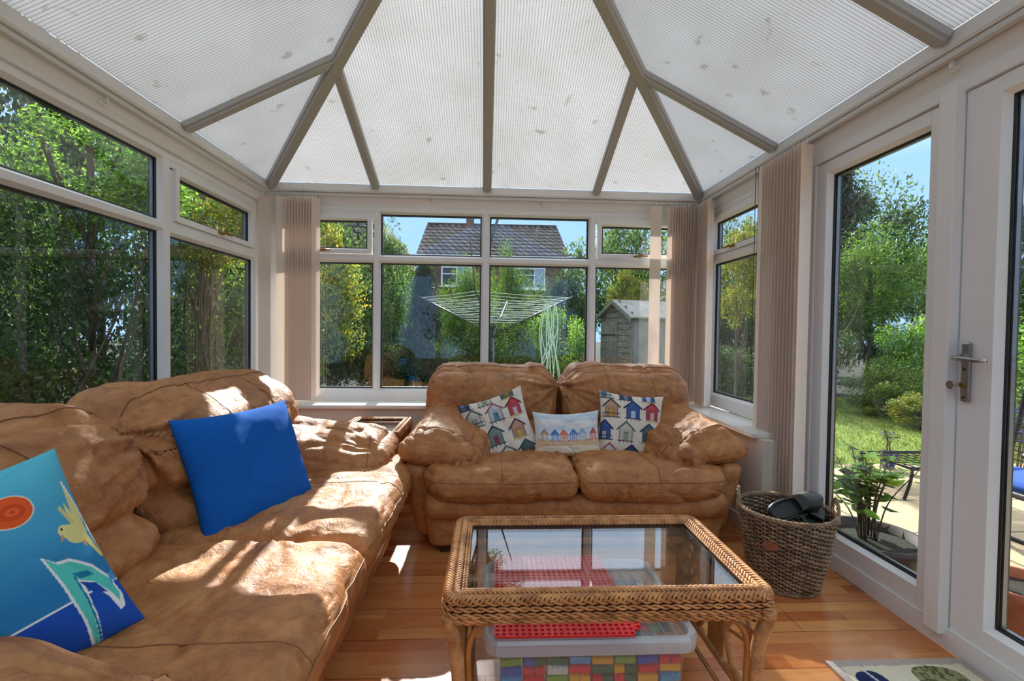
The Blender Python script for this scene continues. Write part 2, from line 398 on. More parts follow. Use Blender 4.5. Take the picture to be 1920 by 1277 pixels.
# ================================================================== THE ROOM
XL, XR, YB, YH = -1.80, 1.76, 3.77, -.62          # glazing planes and the added glazed end behind the camera
IL, IR, IB = -1.71, 1.69, 3.70                    # inner line of the eaves
def wp(w, u, d, z):
    return (u, YB+d, z) if w == 'back' else (XL-d, u, z) if w == 'left' else (XR+d, u, z)
def wbox(M, w, u0, u1, d0, d1, z0, z1):
    a = wp(w, u0, d0, z0); b = wp(w, u1, d1, z1); return M.box(a[0], b[0], a[1], b[1], a[2], b[2])
def wring(M, w, rect, prof):
    """closed profile [(grow, depth)...] swept round a rectangle with mitred corners"""
    u0, u1, z0, z1 = rect; n = len(prof); V = []; F = []
    for cu, cz, su, sz in ((u0, z0, -1, -1), (u1, z0, 1, -1), (u1, z1, 1, 1), (u0, z1, -1, 1)):
        for g, d in prof: V.append(wp(w, cu+su*g, d, cz+sz*g))
    for c in range(4):
        for k in range(n): F.append((c*n+k, c*n+(k+1) % n, ((c+1) % 4)*n+(k+1) % n, ((c+1) % 4)*n+k))
    return M.add(V, F)
def glaze(root, w, rect, d=0.0, e=.02, doubled=True):
    """glazing bead, black gasket, spacer bar and the sealed unit in one opening"""
    u0, u1, z0, z1 = rect
    f = obj('glazing_bead', wring(MB(), w, rect, [(e, d+.003), (.005, d+.028), (.005, d+.034), (e, d+.034)]), 'pvc', root)
    obj('gasket', wring(MB(), w, rect, [(.0055, d+.027), (-.001, d+.031), (-.001, d+.035), (.0055, d+.035)]), 'black', root)
    pn = obj('pane', wbox(MB(), w, u0-.004, u1+.004, d+.035, d+.039, z0-.004, z1+.004), 'glass', root)
    obj('spacer_bar', wring(MB(), w, rect, [(.006, d+.0395), (-.006, d+.0395), (-.006, d+.055), (.006, d+.055)]), 'bead', root)
    obj('outer_seal', wring(MB(), w, rect, [(.02, d+.055), (0, d+.055), (0, d+.068), (.02, d+.068)]), 'black', root)
    return pn
def bars(root, w, items):
    for nm, u0, u1, z0, z1 in items:
        obj(nm, wbox(MB(), w, u0, u1, 0, .068, z0, z1), 'pvc', root, bevel=.003)
def sash(root, w, rect, hu):
    """top-hung opener standing proud of the frame, with its brass handle"""
    u0, u1, z0, z1 = rect; g = .047
    s = obj('sash', wring(MB(), w, rect, [(g, -.020), (.018, -.020), (.012, -.014), (.012, .03), (g, .03)]), 'pvc', root, bevel=.002)
    glaze(root, w, rect, -.016, .013)
    z = z0-.024; M = MB()
    M.tube([wp(w, hu-.03, -.024, z), wp(w, hu+.03, -.024, z)], .009, 8)
    M.tube([wp(w, hu, -.022, z), wp(w, hu, -.04, z), wp(w, hu+.01, -.046, z), wp(w, hu+.075, -.05, z-.004)], [.008, .008, .009, .006], 8)
    obj('window_handle', M, 'brass', root, smooth=True)

S_ = 'structure'
# ---- left window
w1 = thing('window_1', 'white framed window wall on the left with two tall lights and a small top opener', 'window', (XL, 1.6, .62), kind=S_)
bars(w1, 'left', [('bottom_rail', -.6, 3.77, .62, .70), ('head_rail', -.6, 3.77, 2.13, 2.17), ('mullion', 2.66, 2.715, .70, 2.13), ('corner_post', 3.665, 3.77, .70, 2.13),
                  ('mullion', .90, .93, .70, 2.13), ('end_post', -.6, -.5, .70, 2.13), ('transom', .93, 2.66, 1.735, 1.77), ('transom', -.5, .90, 1.735, 1.77), ('transom', 2.715, 3.665, 1.725, 1.79)])
for r in ((.95, 2.64, .72, 1.715), (.95, 2.64, 1.79, 2.11), (-.48, .88, .72, 1.715), (-.48, .88, 1.79, 2.11), (2.735, 3.645, .72, 1.705)): glaze(w1, 'left', r)
sash(w1, 'left', (2.785, 3.575, 1.84, 2.045), 3.17)
# ---- back window
w2 = thing('window_2', 'white framed window along the back wall with four bays and two top openers', 'window', (0, YB, .62), kind=S_)
bars(w2, 'back', [('bottom_rail', -1.80, 1.76, .62, .70), ('head_rail', -1.80, 1.76, 2.13, 2.17), ('corner_post', -1.80, -1.68, .70, 2.13), ('corner_post', 1.64, 1.76, .70, 2.13),
                  ('mullion', -.927, -.893, .70, 2.13), ('mullion', -.058, -.020, .70, 2.13), ('mullion', .817, .855, .70, 2.13),
                  ('transom', -1.68, -.927, 1.74, 1.79), ('transom', -.893, -.058, 1.74, 1.775), ('transom', -.020, .817, 1.74, 1.775), ('transom', .855, 1.64, 1.74, 1.79)])
for r in ((-1.66, -.947, .72, 1.72), (-.873, -.078, .72, 1.72), (0, .797, .72, 1.72), (.875, 1.62, .72, 1.72), (-.873, -.078, 1.795, 2.11), (0, .797, 1.795, 2.11)): glaze(w2, 'back', r)
sash(w2, 'back', (-1.62, -.99, 1.84, 2.05), -1.33); sash(w2, 'back', (.918, 1.58, 1.84, 2.05), 1.20)
obj('frame_infill', wbox(MB(), 'back', -1.68, -.927, .004, .064, 2.085, 2.135), 'pvc', w2); obj('frame_infill', wbox(MB(), 'back', .855, 1.64, .004, .064, 2.085, 2.135), 'pvc', w2)
obj('frame_infill', wbox(MB(), 'back', -1.70, -1.655, .004, .064, 1.78, 2.09), 'pvc', w2); obj('frame_infill', wbox(MB(), 'back', 1.615, 1.66, .004, .064, 1.78, 2.09), 'pvc', w2)
obj('frame_infill', wbox(MB(), 'left', 2.715, 3.665, .004, .064, 2.08, 2.135), 'pvc', w1); obj('frame_infill', wbox(MB(), 'left', 2.71, 2.75, .004, .064, 1.78, 2.09), 'pvc', w1); obj('frame_infill', wbox(MB(), 'left', 3.61, 3.67, .004, .064, 1.78, 2.09), 'pvc', w1)
# ---- right window
w3 = thing('window_3', 'white framed window in the right wall between corner and door, with a top opener', 'window', (XR, 3.1, .62), kind=S_)
bars(w3, 'right', [('bottom_rail', 2.54, 3.77, .62, .71), ('head_rail', 2.54, 3.77, 2.13, 2.17), ('corner_post', 3.62, 3.77, .71, 2.13), ('post', 2.54, 2.60, .71, 2.13), ('transom', 2.60, 3.62, 1.755, 1.80)])
glaze(w3, 'right', (2.62, 3.60, .73, 1.735)); sash(w3, 'right', (2.665, 3.555, 1.85, 2.05), 3.27)
obj('frame_infill', wbox(MB(), 'right', 2.60, 3.62, .004, .064, 2.085, 2.135), 'pvc', w3); obj('frame_infill', wbox(MB(), 'right', 2.59, 2.63, .004, .064, 1.79, 2.09), 'pvc', w3); obj('frame_infill', wbox(MB(), 'right', 3.59, 3.63, .004, .064, 1.79, 2.09), 'pvc', w3)
# ---- doors
d1 = thing('door_1', 'white glazed garden door leaf at the right, fixed leaf behind the basket', 'door', (XR, 2.05, .075), kind=S_)
def leaf(root, u0, u1, rect):
    a, b, c, d = rect; e = .02
    M = MB(); wbox(M, 'right', u0, a-e, .008, .068, .078, 2.105); obj('stile', M, 'pvc', root, bevel=.003)
    M = MB(); wbox(M, 'right', b+e, u1, .008, .068, .078, 2.105); obj('stile', M, 'pvc', root, bevel=.003)
    M = MB(); wbox(M, 'right', a-e, b+e, .008, .068, .078, c-e); obj('bottom_rail', M, 'pvc', root)
    M = MB(); wbox(M, 'right', a-e, b+e, .008, .068, d+e, 2.105); obj('top_rail', M, 'pvc', root)
    glaze(root, 'right', rect, .008)
leaf(d1, 1.672, 2.455, (1.825, 2.36, .185, 2.03))
obj('cover_strip', wbox(MB(), 'right', 1.668, 1.735, -.032, .0078, .055, 2.135), 'pvc', d1, bevel=.004)
d2 = thing('door_2', 'white glazed garden door leaf nearest the camera with chrome lever handle', 'door', (XR, 1.2, .075), kind=S_)
leaf(d2, .80, 1.664, (.95, 1.525, .170, 2.03))
hn = obj('handle_plate', MB().box(1.752, 1.7675, 1.612, 1.642, .955, 1.175), 'chrome', d2, bevel=.006)
obj('lever', MB().tube([(1.752, 1.627, 1.118), (1.715, 1.627, 1.118), (1.705, 1.62, 1.118), (1.703, 1.59, 1.117), (1.706, 1.545, 1.114), (1.708, 1.515, 1.112)], [.009, .009, .010, .010, .0085, .007], 12), 'chrome', hn, smooth=True)
obj('lever_rose', MB().tube([(1.7525, 1.627, 1.118), (1.742, 1.627, 1.118)], [.017, .015], 20), 'chrome', hn, smooth=False)
obj('lock_barrel', MB().tube([(1.7525, 1.627, 1.018), (1.740, 1.627, 1.018)], .010, 16), 'brass', hn)
k = MB(); k.box(1.712, 1.742, 1.6255, 1.6285, 1.012, 1.024); k.tube([(1.700, 1.627+.013*math.cos(a), 1.018+.013*math.sin(a)) for a in np.linspace(0, 2*math.pi, 16, endpoint=False)], .0035, 6, closed=True)
k.box(1.697, 1.703, 1.616, 1.638, 1.009, 1.027); obj('key', k, 'chrome', hn)
for z in (1.075, .972): obj('screw', MB().tube([(1.7525, 1.627, z), (1.7505, 1.627, z)], .005, 10), 'black', hn)
t3 = thing('trim_1', 'white door frame and threshold in the right wall', 'door frame', (XR, 1.6, 0), kind=S_)
for nm, a, b, c, d, z0, z1 in (('threshold', .74, 2.54, -.004, .068, 0, .072), ('threshold_lip', .74, 2.54, -.004, .010, .072, .082), ('frame_head', .74, 2.54, -.004, .068, 2.112, 2.17),
                               ('frame_post', 2.4555, 2.54, 0, .068, .072, 2.112), ('frame_post', .74, .7995, 0, .068, .072, 2.112)):
    obj(nm, wbox(MB(), 'right', a, b, c, d, z0, z1), 'pvc', t3, bevel=.003)
# plain glazed panel further along the right wall, beside the camera
w4 = thing('window_4', 'white framed side window beyond the door, beside the camera', 'window', (XR, 0, .62), kind=S_)
bars(w4, 'right', [('bottom_rail', -.6, .74, .62, .71), ('head_rail', -.6, .74, 2.11, 2.17), ('end_post', -.6, -.5, .71, 2.11), ('end_post', .70, .74, .71, 2.11)])
glaze(w4, 'right', (-.48, .68, .73, 2.09))

# ---- dwarf walls, sills, floor, skirting
def struct(name, M, m, bevel=0, label=None): return tag(obj(name, M, m, bevel=bevel), label, kind=S_)
struct('wall_left', MB().box(-1.90, -1.60, YH, 3.85, -.12, .588), 'wall', label='low cream wall under the left window')
struct('wall_back', MB().box(-1.5995, 1.90, 3.57, 3.85, -.12, .588), 'wall', label='low cream wall under the back window')
struct('wall_right', MB().box(1.56, 1.84, 2.55, 3.5695, -.12, .588), 'wall', label='low cream wall under the right hand window')
struct('wall_side', MB().box(1.56, 1.84, YH, .735, -.12, .588), 'wall', label='low cream wall on the right beside the camera')
struct('wall_rear', MB().box(-1.90, 1.84, YH-.25, YH-.001, -.12, .588), 'wall', label='low wall under the added glazed end behind the camera')
w5 = thing('window_5', 'white framed glazed end added behind the camera to let in daylight', 'window', (0, YH, .62), kind=S_)  # unseen end, glazed to bring sky fill in from behind
for nm, a, b, z0, z1 in (('bottom_rail', -1.87, 1.83, .588, .68), ('head_rail', -1.87, 1.83, 2.13, 2.322), ('mullion', -1.87, -1.72, .68, 2.13), ('mullion', -.94, -.86, .68, 2.13), ('mullion', -.05, .03, .68, 2.13), ('mullion', .84, .92, .68, 2.13), ('mullion', 1.68, 1.83, .68, 2.13), ('gable_post', -.04, .02, 2.322, 3.12)):
    obj(nm, MB().box(a, b, YH-.075, YH-.002, z0, z1), 'pvc', w5, bevel=.003)
for a, b in ((-1.72, -.94), (-.86, -.05), (.03, .84), (.92, 1.68)): obj('pane', MB().box(a, b, YH-.042, YH-.037, .68, 2.13), 'glass', w5)
obj('gable_pane', MB().prism([(-1.66, YH-.044, 2.322), (1.64, YH-.044, 2.322), (-.01, YH-.044, 3.14)], (0, .005, 0)), 'glass', w5)
def sillboard(name, x0, x1, y0, y1, lab): return tag(obj(name, MB().box(x0, x1, y0, y1, .5885, .6195), 'sill', bevel=.008), lab, kind=S_)
sillboard('trim_2', -1.7995, -1.56, YH, 3.769, 'white sill board along the left window')
sillboard('trim_3', -1.559, 1.759, 3.53, 3.769, 'white sill board along the back window')
sillboard('trim_4', 1.52, 1.759, 2.60, 3.529, 'white sill board in the right back corner')
sillboard('trim_5', 1.52, 1.759, YH, .735, 'white sill board beside the camera')
struct('floor', MB().box(-1.9, 1.7555, YH, 3.57, -.03, 0), 'floor', label='orange beech laminate floor')
struct('baseboard_back', MB().box(-1.58, 1.54, 3.552, 3.5695, 0.0005, .085), 'pvc', .003)
struct('baseboard_left', MB().box(-1.5995, -1.582, YH, 3.551, 0.0005, .085), 'pvc', .003)
struct('baseboard_right', MB().box(1.542, 1.5595, 2.55, 3.551, 0.0005, .085), 'pvc', .003)

# ---- eaves: three profiles carried round left, back and right sides
def sweep(prof):
    M = MB(); n = len(prof); V = []
    for k, (o, z) in enumerate(prof): pass
    for c in range(4):
        for o, z in prof:
            V.append([(IL-o, YH, z), (IL-o, IB+o, z), (IR+o, IB+o, z), (IR+o, YH, z)][c])
    F = [(c*n+k, c*n+(k+1) % n, (c+1)*n+(k+1) % n, (c+1)*n+k) for c in range(3) for k in range(n)]
    F += [tuple(range(n))[::-1], tuple(range(3*n, 4*n))]
    return M.add(V, F)
struct('trim_6', sweep([(0, 2.322), (-.002, 2.268), (.004, 2.258), (.06, 2.258), (.16, 2.262), (.16, 2.33)]), 'eave', label='pale eaves beam carrying the roof')
struct('trim_7', sweep([(.048, 2.257), (.048, 2.236), (.056, 2.215), (.066, 2.196), (.072, 2.180), (.070, 2.1705), (.15, 2.1705), (.15, 2.257)]), 'pvc', label='white coved fascia above the windows')
# ---- roof
XC = -.01; HW = 1.70; RISE = .85; ZE = 2.322; YA = 1.68; SB = RISE/(IB-YA)
def zl(x): return ZE+RISE*(1-abs(x-XC)/HW)
def hip(t, s): return (XC+s*HW*(1-t), IB-(IB-YA)*t, ZE+RISE*t)
ceil = thing('ceiling', 'translucent polycarbonate hipped roof on white rafters greyed for shade', 'ceiling', (XC, 1.5, ZE), kind=S_)
def beam(A, B, w, h, nrm, lift=0, extend=0):
    A = Vector(A); B = Vector(B); d = (B-A).normalized(); A = A-d*extend; n = Vector(nrm); n = (n-d*n.dot(d)).normalized(); s = d.cross(n)
    M = MB(); prof = [(-w/2, 0), (w/2, 0), (w/2, -h*.62), (w/2-.010, -h*.72), (w/2-.010, -h), (-w/2+.010, -h), (-w/2+.010, -h*.72), (-w/2, -h*.62)]
    V = [P+s*a+n*(b+lift) for P in (A, B) for a, b in prof]; k = len(prof)
    return M.add(V, [(i, (i+1) % k, k+(i+1) % k, k+i) for i in range(k)]+[tuple(range(k)), tuple(range(k, 2*k))])
NL = Vector((-RISE/HW, 0, 1)).normalized(); NR = Vector((RISE/HW, 0, 1)).normalized(); NBk = Vector((0, SB, 1)).normalized()
def panel(poly, nrm, uvf):
    n = Vector(nrm)*.025; M = MB().prism([Vector(p)+Vector(nrm)*.003 for p in poly], n)
    o = obj('roof_panel', M, 'roof', ceil, recalc=True)
    me = o.data; uv = me.uv_layers.new(name='UVMap')
    for lp in me.loops:
        co = me.vertices[lp.vertex_index].co+ceil.location; uv.data[lp.index].uv = uvf(co)
for s, Nn, ys in ((-1, NL, [2.70, 1.66, .62, -.42]), (1, NR, [2.72, 1.68, .64, -.40])):
    uvf = lambda c: (c.y, c.x*1.118)
    ex = XC+s*HW; t0 = (IB-ys[0])/(IB-YA); h0 = hip(t0, s)
    panel([(ex, IB, ZE), (ex, ys[0], ZE), h0], Nn, uvf)
    panel([(ex, ys[0], ZE), (ex, ys[1], ZE), (XC, min(ys[1], YA), ZE+RISE), (XC, YA, ZE+RISE), h0] if ys[1] < YA-.005 else [(ex, ys[0], ZE), (ex, YA, ZE), (XC, YA, ZE+RISE), h0], Nn, uvf)
    for a, b in zip(ys[1:], ys[2:]+[YH]): panel([(ex, min(a, YA) if s > 0 else a, ZE), (ex, b, ZE), (XC, b, ZE+RISE), (XC, min(a, YA), ZE+RISE)], Nn, uvf)
    obj('rafter', beam((ex, ys[0], ZE), h0, .062, .045, Nn), 'pvc_shaded', ceil)
    for y in ys[1:3]: obj('rafter', beam((ex, y, ZE), (XC, y, ZE+RISE), .062, .045, Nn), 'pvc_shaded', ceil)
    nh = (Nn+NBk).normalized()
    obj('hip_rafter', beam((ex, IB, ZE), (XC, YA, ZE+RISE), .078, .060, nh, extend=.02), 'pvc_shaded', ceil)
uvb = lambda c: (c.x, c.y*1.085)
xb = [-.90, -.03, .84]
for s, xf in ((-1, xb[0]), (1, xb[2])):
    t0 = 1-abs(xf-XC)/HW; hp = hip(t0, s)
    panel([(XC+s*HW, IB, ZE), (xf, IB, ZE), hp], NBk, uvb)
    panel([(xf, IB, ZE), (xb[1], IB, ZE), (XC, YA, ZE+RISE), hp], NBk, uvb)
    obj('rafter', beam((xf, IB, ZE), hp, .062, .045, NBk), 'pvc_shaded', ceil)
obj('rafter', beam((xb[1], IB, ZE), (XC, YA, ZE+RISE), .066, .045, NBk), 'pvc_shaded', ceil)
obj('ridge_beam', beam((XC, YA, ZE+RISE), (XC, YH, ZE+RISE), .10, .07, (0, 0, 1)), 'pvc_shaded', ceil)

# ---- vertical blinds
def slat(root, x, y, ang, z0=.635, z1=2.205, wd=.089):
    """ang: direction of the slat's width in plan, degrees from +X"""
    c, s = math.cos(R(ang)), math.sin(R(ang)); M = MB(); th = .0012; V = []
    for z in (z0, z1):
        for q, bow in ((-.5, 0), (-.25, .003), (0, .004), (.25, .003), (.5, 0)):
            for k in (-1, 1):
                V.append((x+c*q*wd-s*(bow+k*th/2), y+s*q*wd+c*(bow+k*th/2), z))
    F = []
    for i in range(4):
        a = 2*i
        F += [(a, a+2, a+12, a+10), (a+1, a+11, a+13, a+3), (a, a+1, a+3, a+2), (a+10, a+12, a+13, a+11)]
    F += [(0, 10, 11, 1), (8, 9, 19, 18)]
    M.add(V, F); o = obj('slat', M, 'blind', root)
    obj('hanger', MB().box(x-.004, x+.004, y-.002, y+.002, z1, 2.232), 'rail', o)
    return o
def hrail(root, A, B):
    obj('headrail', MB().box(A[0], B[0], A[1], B[1], 2.232, 2.256), 'rail', root, bevel=.003)
def bracket(root, x, y, nx, ny):
    M = MB(); M.box(x-.022*abs(ny)-.002*abs(nx), x+.022*abs(ny)+.002*abs(nx), y-.022*abs(nx)-.002*abs(ny), y+.022*abs(nx)+.002*abs(ny), 2.198, 2.214)
    M.box(x-.006*abs(ny)+nx*.0-.003*abs(nx), x+.006*abs(ny)+nx*.02, y-.006*abs(nx)-.003*abs(ny), y+.006*abs(nx)+ny*.02, 2.206, 2.234)
    o = obj('bracket', M, 'pvc', root, bevel=.002)
bb = thing('vertical_blind', 'pale pink vertical blind of the back window, drawn open to both corners', 'blind', (0, 3.735, 2.25))
hrail(bb, (-1.70, 3.716), (1.68, 3.742))
slat(bb, -1.735, 3.672, 8); slat(bb, -1.60, 3.675, 14); slat(bb, -1.545, 3.69, 40)
for i in range(9): slat(bb, -1.525+i*.0215, 3.685, 66)
slat(bb, 1.325, 3.685, -4); slat(bb, 1.455, 3.69, 24)
for i in range(9): slat(bb, 1.485+i*.021, 3.685, 36)
for x in (-.46, .42): bracket(bb, x, 3.752, 0, -1)
obj('hook', MB().tube([(-1.45, 3.71, 2.262), (-1.45, 3.69, 2.262), (-1.45, 3.69, 2.272)], .003, 6), 'pvc_shaded', bb)
br_ = thing('vertical_blind', 'pale pink vertical blind of the right wall, stacked in the corner and beside the door', 'blind', (1.715, 2.2, 2.25))
hrail(br_, (1.700, YH+.05), (1.728, 3.66))
for i in range(8): slat(br_, 1.668, 3.46+i*.024, 34)
for i in range(13): slat(br_, 1.662, 2.390+i*.029, 20, .05)
slat(br_, 1.66, 2.775, 95, .05)
for y in (1.69, 2.98): bracket(br_, 1.742, y, -1, 0)
obj('pull_cord', MB().tube([(1.66, 2.86, 2.24), (1.662, 2.862, 1.6), (1.66, 2.86, .9), (1.665, 2.85, .75), (1.668, 2.84, .9), (1.668, 2.84, 2.24)], .0022, 6), 'string', br_)
bl_ = thing('vertical_blind', 'empty white blind headrail along the left window', 'blind', (-1.735, 1.6, 2.25))
hrail(bl_, (-1.755, YH+.05), (-1.727, 3.66))
for y in (2.22, 3.37): bracket(bl_, -1.762, y, 1, 0)

# ================================================================== SOFT FURNITURE
def cube_grid(n):
    """vertices and quads of a cube surface with n cells per edge, shared edges welded"""
    idx = {}; V = []; F = []
    def vid(p):
        if p not in idx: idx[p] = len(V); V.append(p)
        return idx[p]
    for ax in range(3):
        b, c = (ax+1) % 3, (ax+2) % 3
        for sd in (0, n):
            for i in range(n):
                for j in range(n):
                    q = []
                    for di, dj in ((0, 0), (1, 0), (1, 1), (0, 1)):
                        p = [0, 0, 0]; p[ax] = sd; p[b] = i+di; p[c] = j+dj; q.append(vid(tuple(p)))
                    F.append(q if sd else q[::-1])
    return np.array(V, float)/n*2-1, F
_CG = {n: cube_grid(n) for n in (16, 40, 56)}

class Puff:
    """an upholstered block: rounded box + crown on its faces + soft creases"""
    def __init__(s, c, h, r, crown=(0, 0, 0), rot=None, shape=None, crease=.006, lump=.010, stretch=(1, 1, 1), gather=None, scale=9):
        s.c = np.array(c, float); s.h = np.array(h, float); s.r = r; s.crown = crown; s.shape = shape
        s.rot = np.array(rot.to_matrix() if rot is not None else Matrix.Identity(3)); s.crease = crease; s.lump = lump; s.st = np.array(stretch, float); s.gather = gather; s.scale = scale
    def map(s, Q, lift=0):
        Q = np.array(Q, float); h = s.h; P = Q*h
        r = np.minimum(s.r, h*.999); inn = np.clip(P, -(h-r), h-r); d = (P-inn)/r
        l = np.linalg.norm(d, axis=1, keepdims=True); d = d/np.maximum(l, 1e-6); L = inn+d*r
        q2 = 1-Q*Q
        for a in range(3):
            b, c = (a+1) % 3, (a+2) % 3
            L[:, a] += np.sign(Q[:, a])*np.abs(Q[:, a])**3*s.crown[a]*np.sqrt(np.clip(q2[:, b], 0, 1))*np.sqrt(np.clip(q2[:, c], 0, 1))
        if s.shape: L = s.shape(L, Q)
        Wd = L@s.rot.T+s.c; Nn = d@s.rot.T
        G = Wd*s.st*s.scale; G = G+.6*np.stack([vn(Wd*7), vn(Wd*7+9), vn(Wd*7+21)], 1)
        dd = s.lump*(vn(Wd*6+3)+.5*vn(Wd*13)-.75)-s.crease*ridge(G, 7)-s.crease*.5*ridge(G*2.1+5, 8)
        for g in (s.gather or []):
            gc, ax1, ax2, k, amp, rad = g
            v1 = (L[:, ax1]-gc[0]); v2 = (L[:, ax2]-gc[1]); rr = np.hypot(v1, v2); th = np.arctan2(v2, v1)
            z = np.zeros_like(rr); w = vn(np.stack([th*k, rr*1.5, z], 1))
            dd += amp*(w-.5)*2*np.exp(-(rr/rad)**2)*np.clip(rr/.03, 0, 1)
        return Wd+Nn*(dd+lift)[:, None]
    def build(s, name, m, parent, n=40):
        Q, F = _CG[n]; M = MB(); M.v = [tuple(v) for v in s.map(Q)]; M.f = [tuple(f) for f in F]
        return obj(name, M, m, parent, smooth=True, recalc=False)
    def seam(s, Q, parent, r=.0028, closed=False, name='piping'):
        return obj(name, MB().tube(s.map(Q, .0005), r, 6, closed=closed), 'seam', parent, smooth=True)

def lnq(a, b, n=40):
    a = np.array(a, float); b = np.array(b, float); t = np.linspace(0, 1, n)[:, None]; return a+(b-a)*t

def make_sofa(name, label, loc, rotz, half, outer, near=0, drop=0):
    """front at y=0 facing -Y, back at y=1.05; half = inner seat half width, outer = half width over the arms"""
    t = thing(name, label, 'sofa', (0, 0, 0), local=True)
    sw = outer-.10
    # carcass
    base = Puff((0, .55, .115), (sw-.015, .46, .105), .035, crease=.001, lump=.004,
                shape=lambda L, Q: np.stack([L[:, 0]*(1+.025*Q[:, 2]), L[:, 1], L[:, 2]], 1)); base.c[2] = .135
    base.build('base_panel', 'leather', t)
    band = Puff((0, .50, .265), (sw+.005, .475, .075), .072, crease=.0015, lump=.006,
                shape=lambda L, Q: np.stack([L[:, 0], L[:, 1], L[:, 2]-.012*np.cos(Q[:, 0]*1.5)*(Q[:, 1] < 0)], 1)); band.build('front_band', 'leather', t)
    for sx in (-1, 1):
        sd = Puff((sx*(outer-.085), .60, .255), (.075, .45, .215), .06, crown=(.012, 0, 0), crease=.0015, lump=.005,
                  shape=lambda L, Q, sx=sx: np.stack([L[:, 0]+sx*.045*(L[:, 2]/.215), L[:, 1]-.03*(L[:, 2]/.215)*(Q[:, 1] < 0), L[:, 2]], 1))
        sd.build('side_panel', 'leather', t)
        for y in (.14, .95): obj('foot', MB().box(sx*(sw-.12)-.035, sx*(sw-.12)+.035, y-.03, y+.03, 0, .05), 'foot', t, bevel=.006)
    bk = Puff((0, .985, .45), (sw, .07, .38), .06, crease=.001, lump=.005); bk.build('rear_panel', 'leather', t)
    # seats
    for sx in (-1, 1):
        w = sw/2+.006
        def shp(L, Q, w=w, sx=sx):
            z = L[:, 2]-.018*np.exp(-((Q[:, 1]+1)/.3)**2)*np.cos(Q[:, 0]*1.4)*(Q[:, 2] < 0); y = L[:, 1]-.018*np.cos(Q[:, 0]*1.45)*(Q[:, 1] < 0)
            y = y+.075*np.clip(sx*Q[:, 0], 0, 1)**7*np.clip(-Q[:, 1], 0, 1)
            z = z-.014*np.exp(-((Q[:, 0])**2+(Q[:, 1]-.1)**2)/.25)*(Q[:, 2] > 0)
            return np.stack([L[:, 0], y, z], 1)
        st = Puff((sx*sw/2, .395, .392), (w, .415, .085), .082, crown=(0, 0, .012), shape=shp, crease=.012, lump=.014, stretch=(1.15, .8, 1), scale=7,
                  gather=[((-sx*w, -.1), 0, 1, 9, .012, .34)])
        o = st.build('seat_cushion', 'leather', t, 56)
        st.seam(lnq((-.94, -1, .30), (.94, -1, .30), 70), o, .0022)
        st.seam(np.vstack([lnq((0, -1, .30), (0, -1, .9), 14), lnq((0, -.97, 1), (0, .7, 1), 44)]), o, .0018)
    # backs
    for sx in (-1, 1):
        w = (outer-.02)/2
        def shb(L, Q, w=w, sx=sx):
            L = L.copy(); low = np.clip((-.02-L[:, 2])/.10, 0, 1); out = np.clip(sx*Q[:, 0], 0, 1)
            L[:, 0] -= sx*low*out*(outer-half)*.9
            L[:, 1] += .055*np.exp(-((L[:, 2]+.09)/.035)**2)*(Q[:, 1] < 0)+.16*(L[:, 2]/.28)*(1-.25*(Q[:, 1] < 0))-.05*np.exp(-((L[:, 2]-.13)/.13)**2)*(Q[:, 1] < 0)
            L[:, 2] -= .030*np.exp(-((sx*Q[:, 0]+1)/.16)**2)*(Q[:, 2] > .3)+.05*np.clip(out-.75, 0, 1)*4*.25*(Q[:, 2] > 0)
            return L
        b = Puff((sx*(w+.003), .845, .685), (w, .145, .265), .125, crown=(0, .045, .015), shape=shb, crease=.013, lump=.016, stretch=(1.3, 1, .8), scale=6.5,
                 gather=[((-sx*w, .14), 0, 2, 8, .026, .45), ((sx*w*.6, -.16), 0, 2, 6, .016, .25)])
        o = b.build('back_cushion', 'leather', t, 56)
        b.seam(lnq((-.97, -.55, 1), (.97, -.55, 1), 70), o, .003)
        for q in (-.3, .38): b.seam(np.vstack([lnq((q*sx, -.55, 1), (q*sx, -.98, 1), 12), lnq((q*sx, -1, .98), (q*sx, -1, -.3), 40)]), o, .0016)
    # arms: a lower pad and a plump upper pad lolling over it
    for sx in (-1, 1):
        cx = (half+outer)/2-(near if sx < 0 else 0)
        lo = Puff((sx*(cx+.045), .53, .505-drop), (.205, .43, .070), .073, crown=(.01, 0, .01), crease=.006, lump=.012, stretch=(1, .6, 1),
                  rot=Euler((R(-3), R(-sx*6), R(sx*2))))
        lo.build('lower_arm_pad', 'leather', t)
        def sha(L, Q, sx=sx):
            L = L.copy(); L[:, 2] += .035*np.clip(Q[:, 1], -1, 1); k = (Q[:, 1] < 0)*np.clip(-Q[:, 1], 0, 1)**2
            L[:, 2] -= .05*k*(sx*Q[:, 0] < 0)*np.abs(Q[:, 0]); L[:, 1] -= .03*k*np.clip(-sx*Q[:, 0], 0, 1)
            return L
        up = Puff((sx*(cx-.030), .50, .555-drop), (.228, .385, .084), .084, crown=(.012, .02, .035), shape=sha, crease=.011, lump=.017, stretch=(1.2, .7, 1), scale=7,
                  rot=Euler((R(3), R(-sx*17), R(sx*4))), gather=[((-sx*.1, -.34), 0, 1, 7, .018, .28)])
        o = up.build('upper_arm_pad', 'leather', t, 56)
        up.seam(np.vstack([lnq((-.95, -.72, 1), (.95, -.72, 1), 40)]), o, .0022)
        up.seam(np.array([(math.cos(a), -1, math.sin(a)) for a in []] or lnq((-.95, -1, .1), (.95, -1, .1), 40)), o, .0024)
    t.location = loc; t.rotation_euler = (0, 0, rotz)
    return t
make_sofa('sofa', 'worn tan leather two seater sofa under the back window with three seaside cushions on it', (.485, 2.375, 0), 0, .50, .925)
make_sofa('sofa', 'worn tan leather long sofa along the left window, sunlit seat', (-.432, 1.630, 0), R(90), .78, 1.205, near=.09, drop=.028)

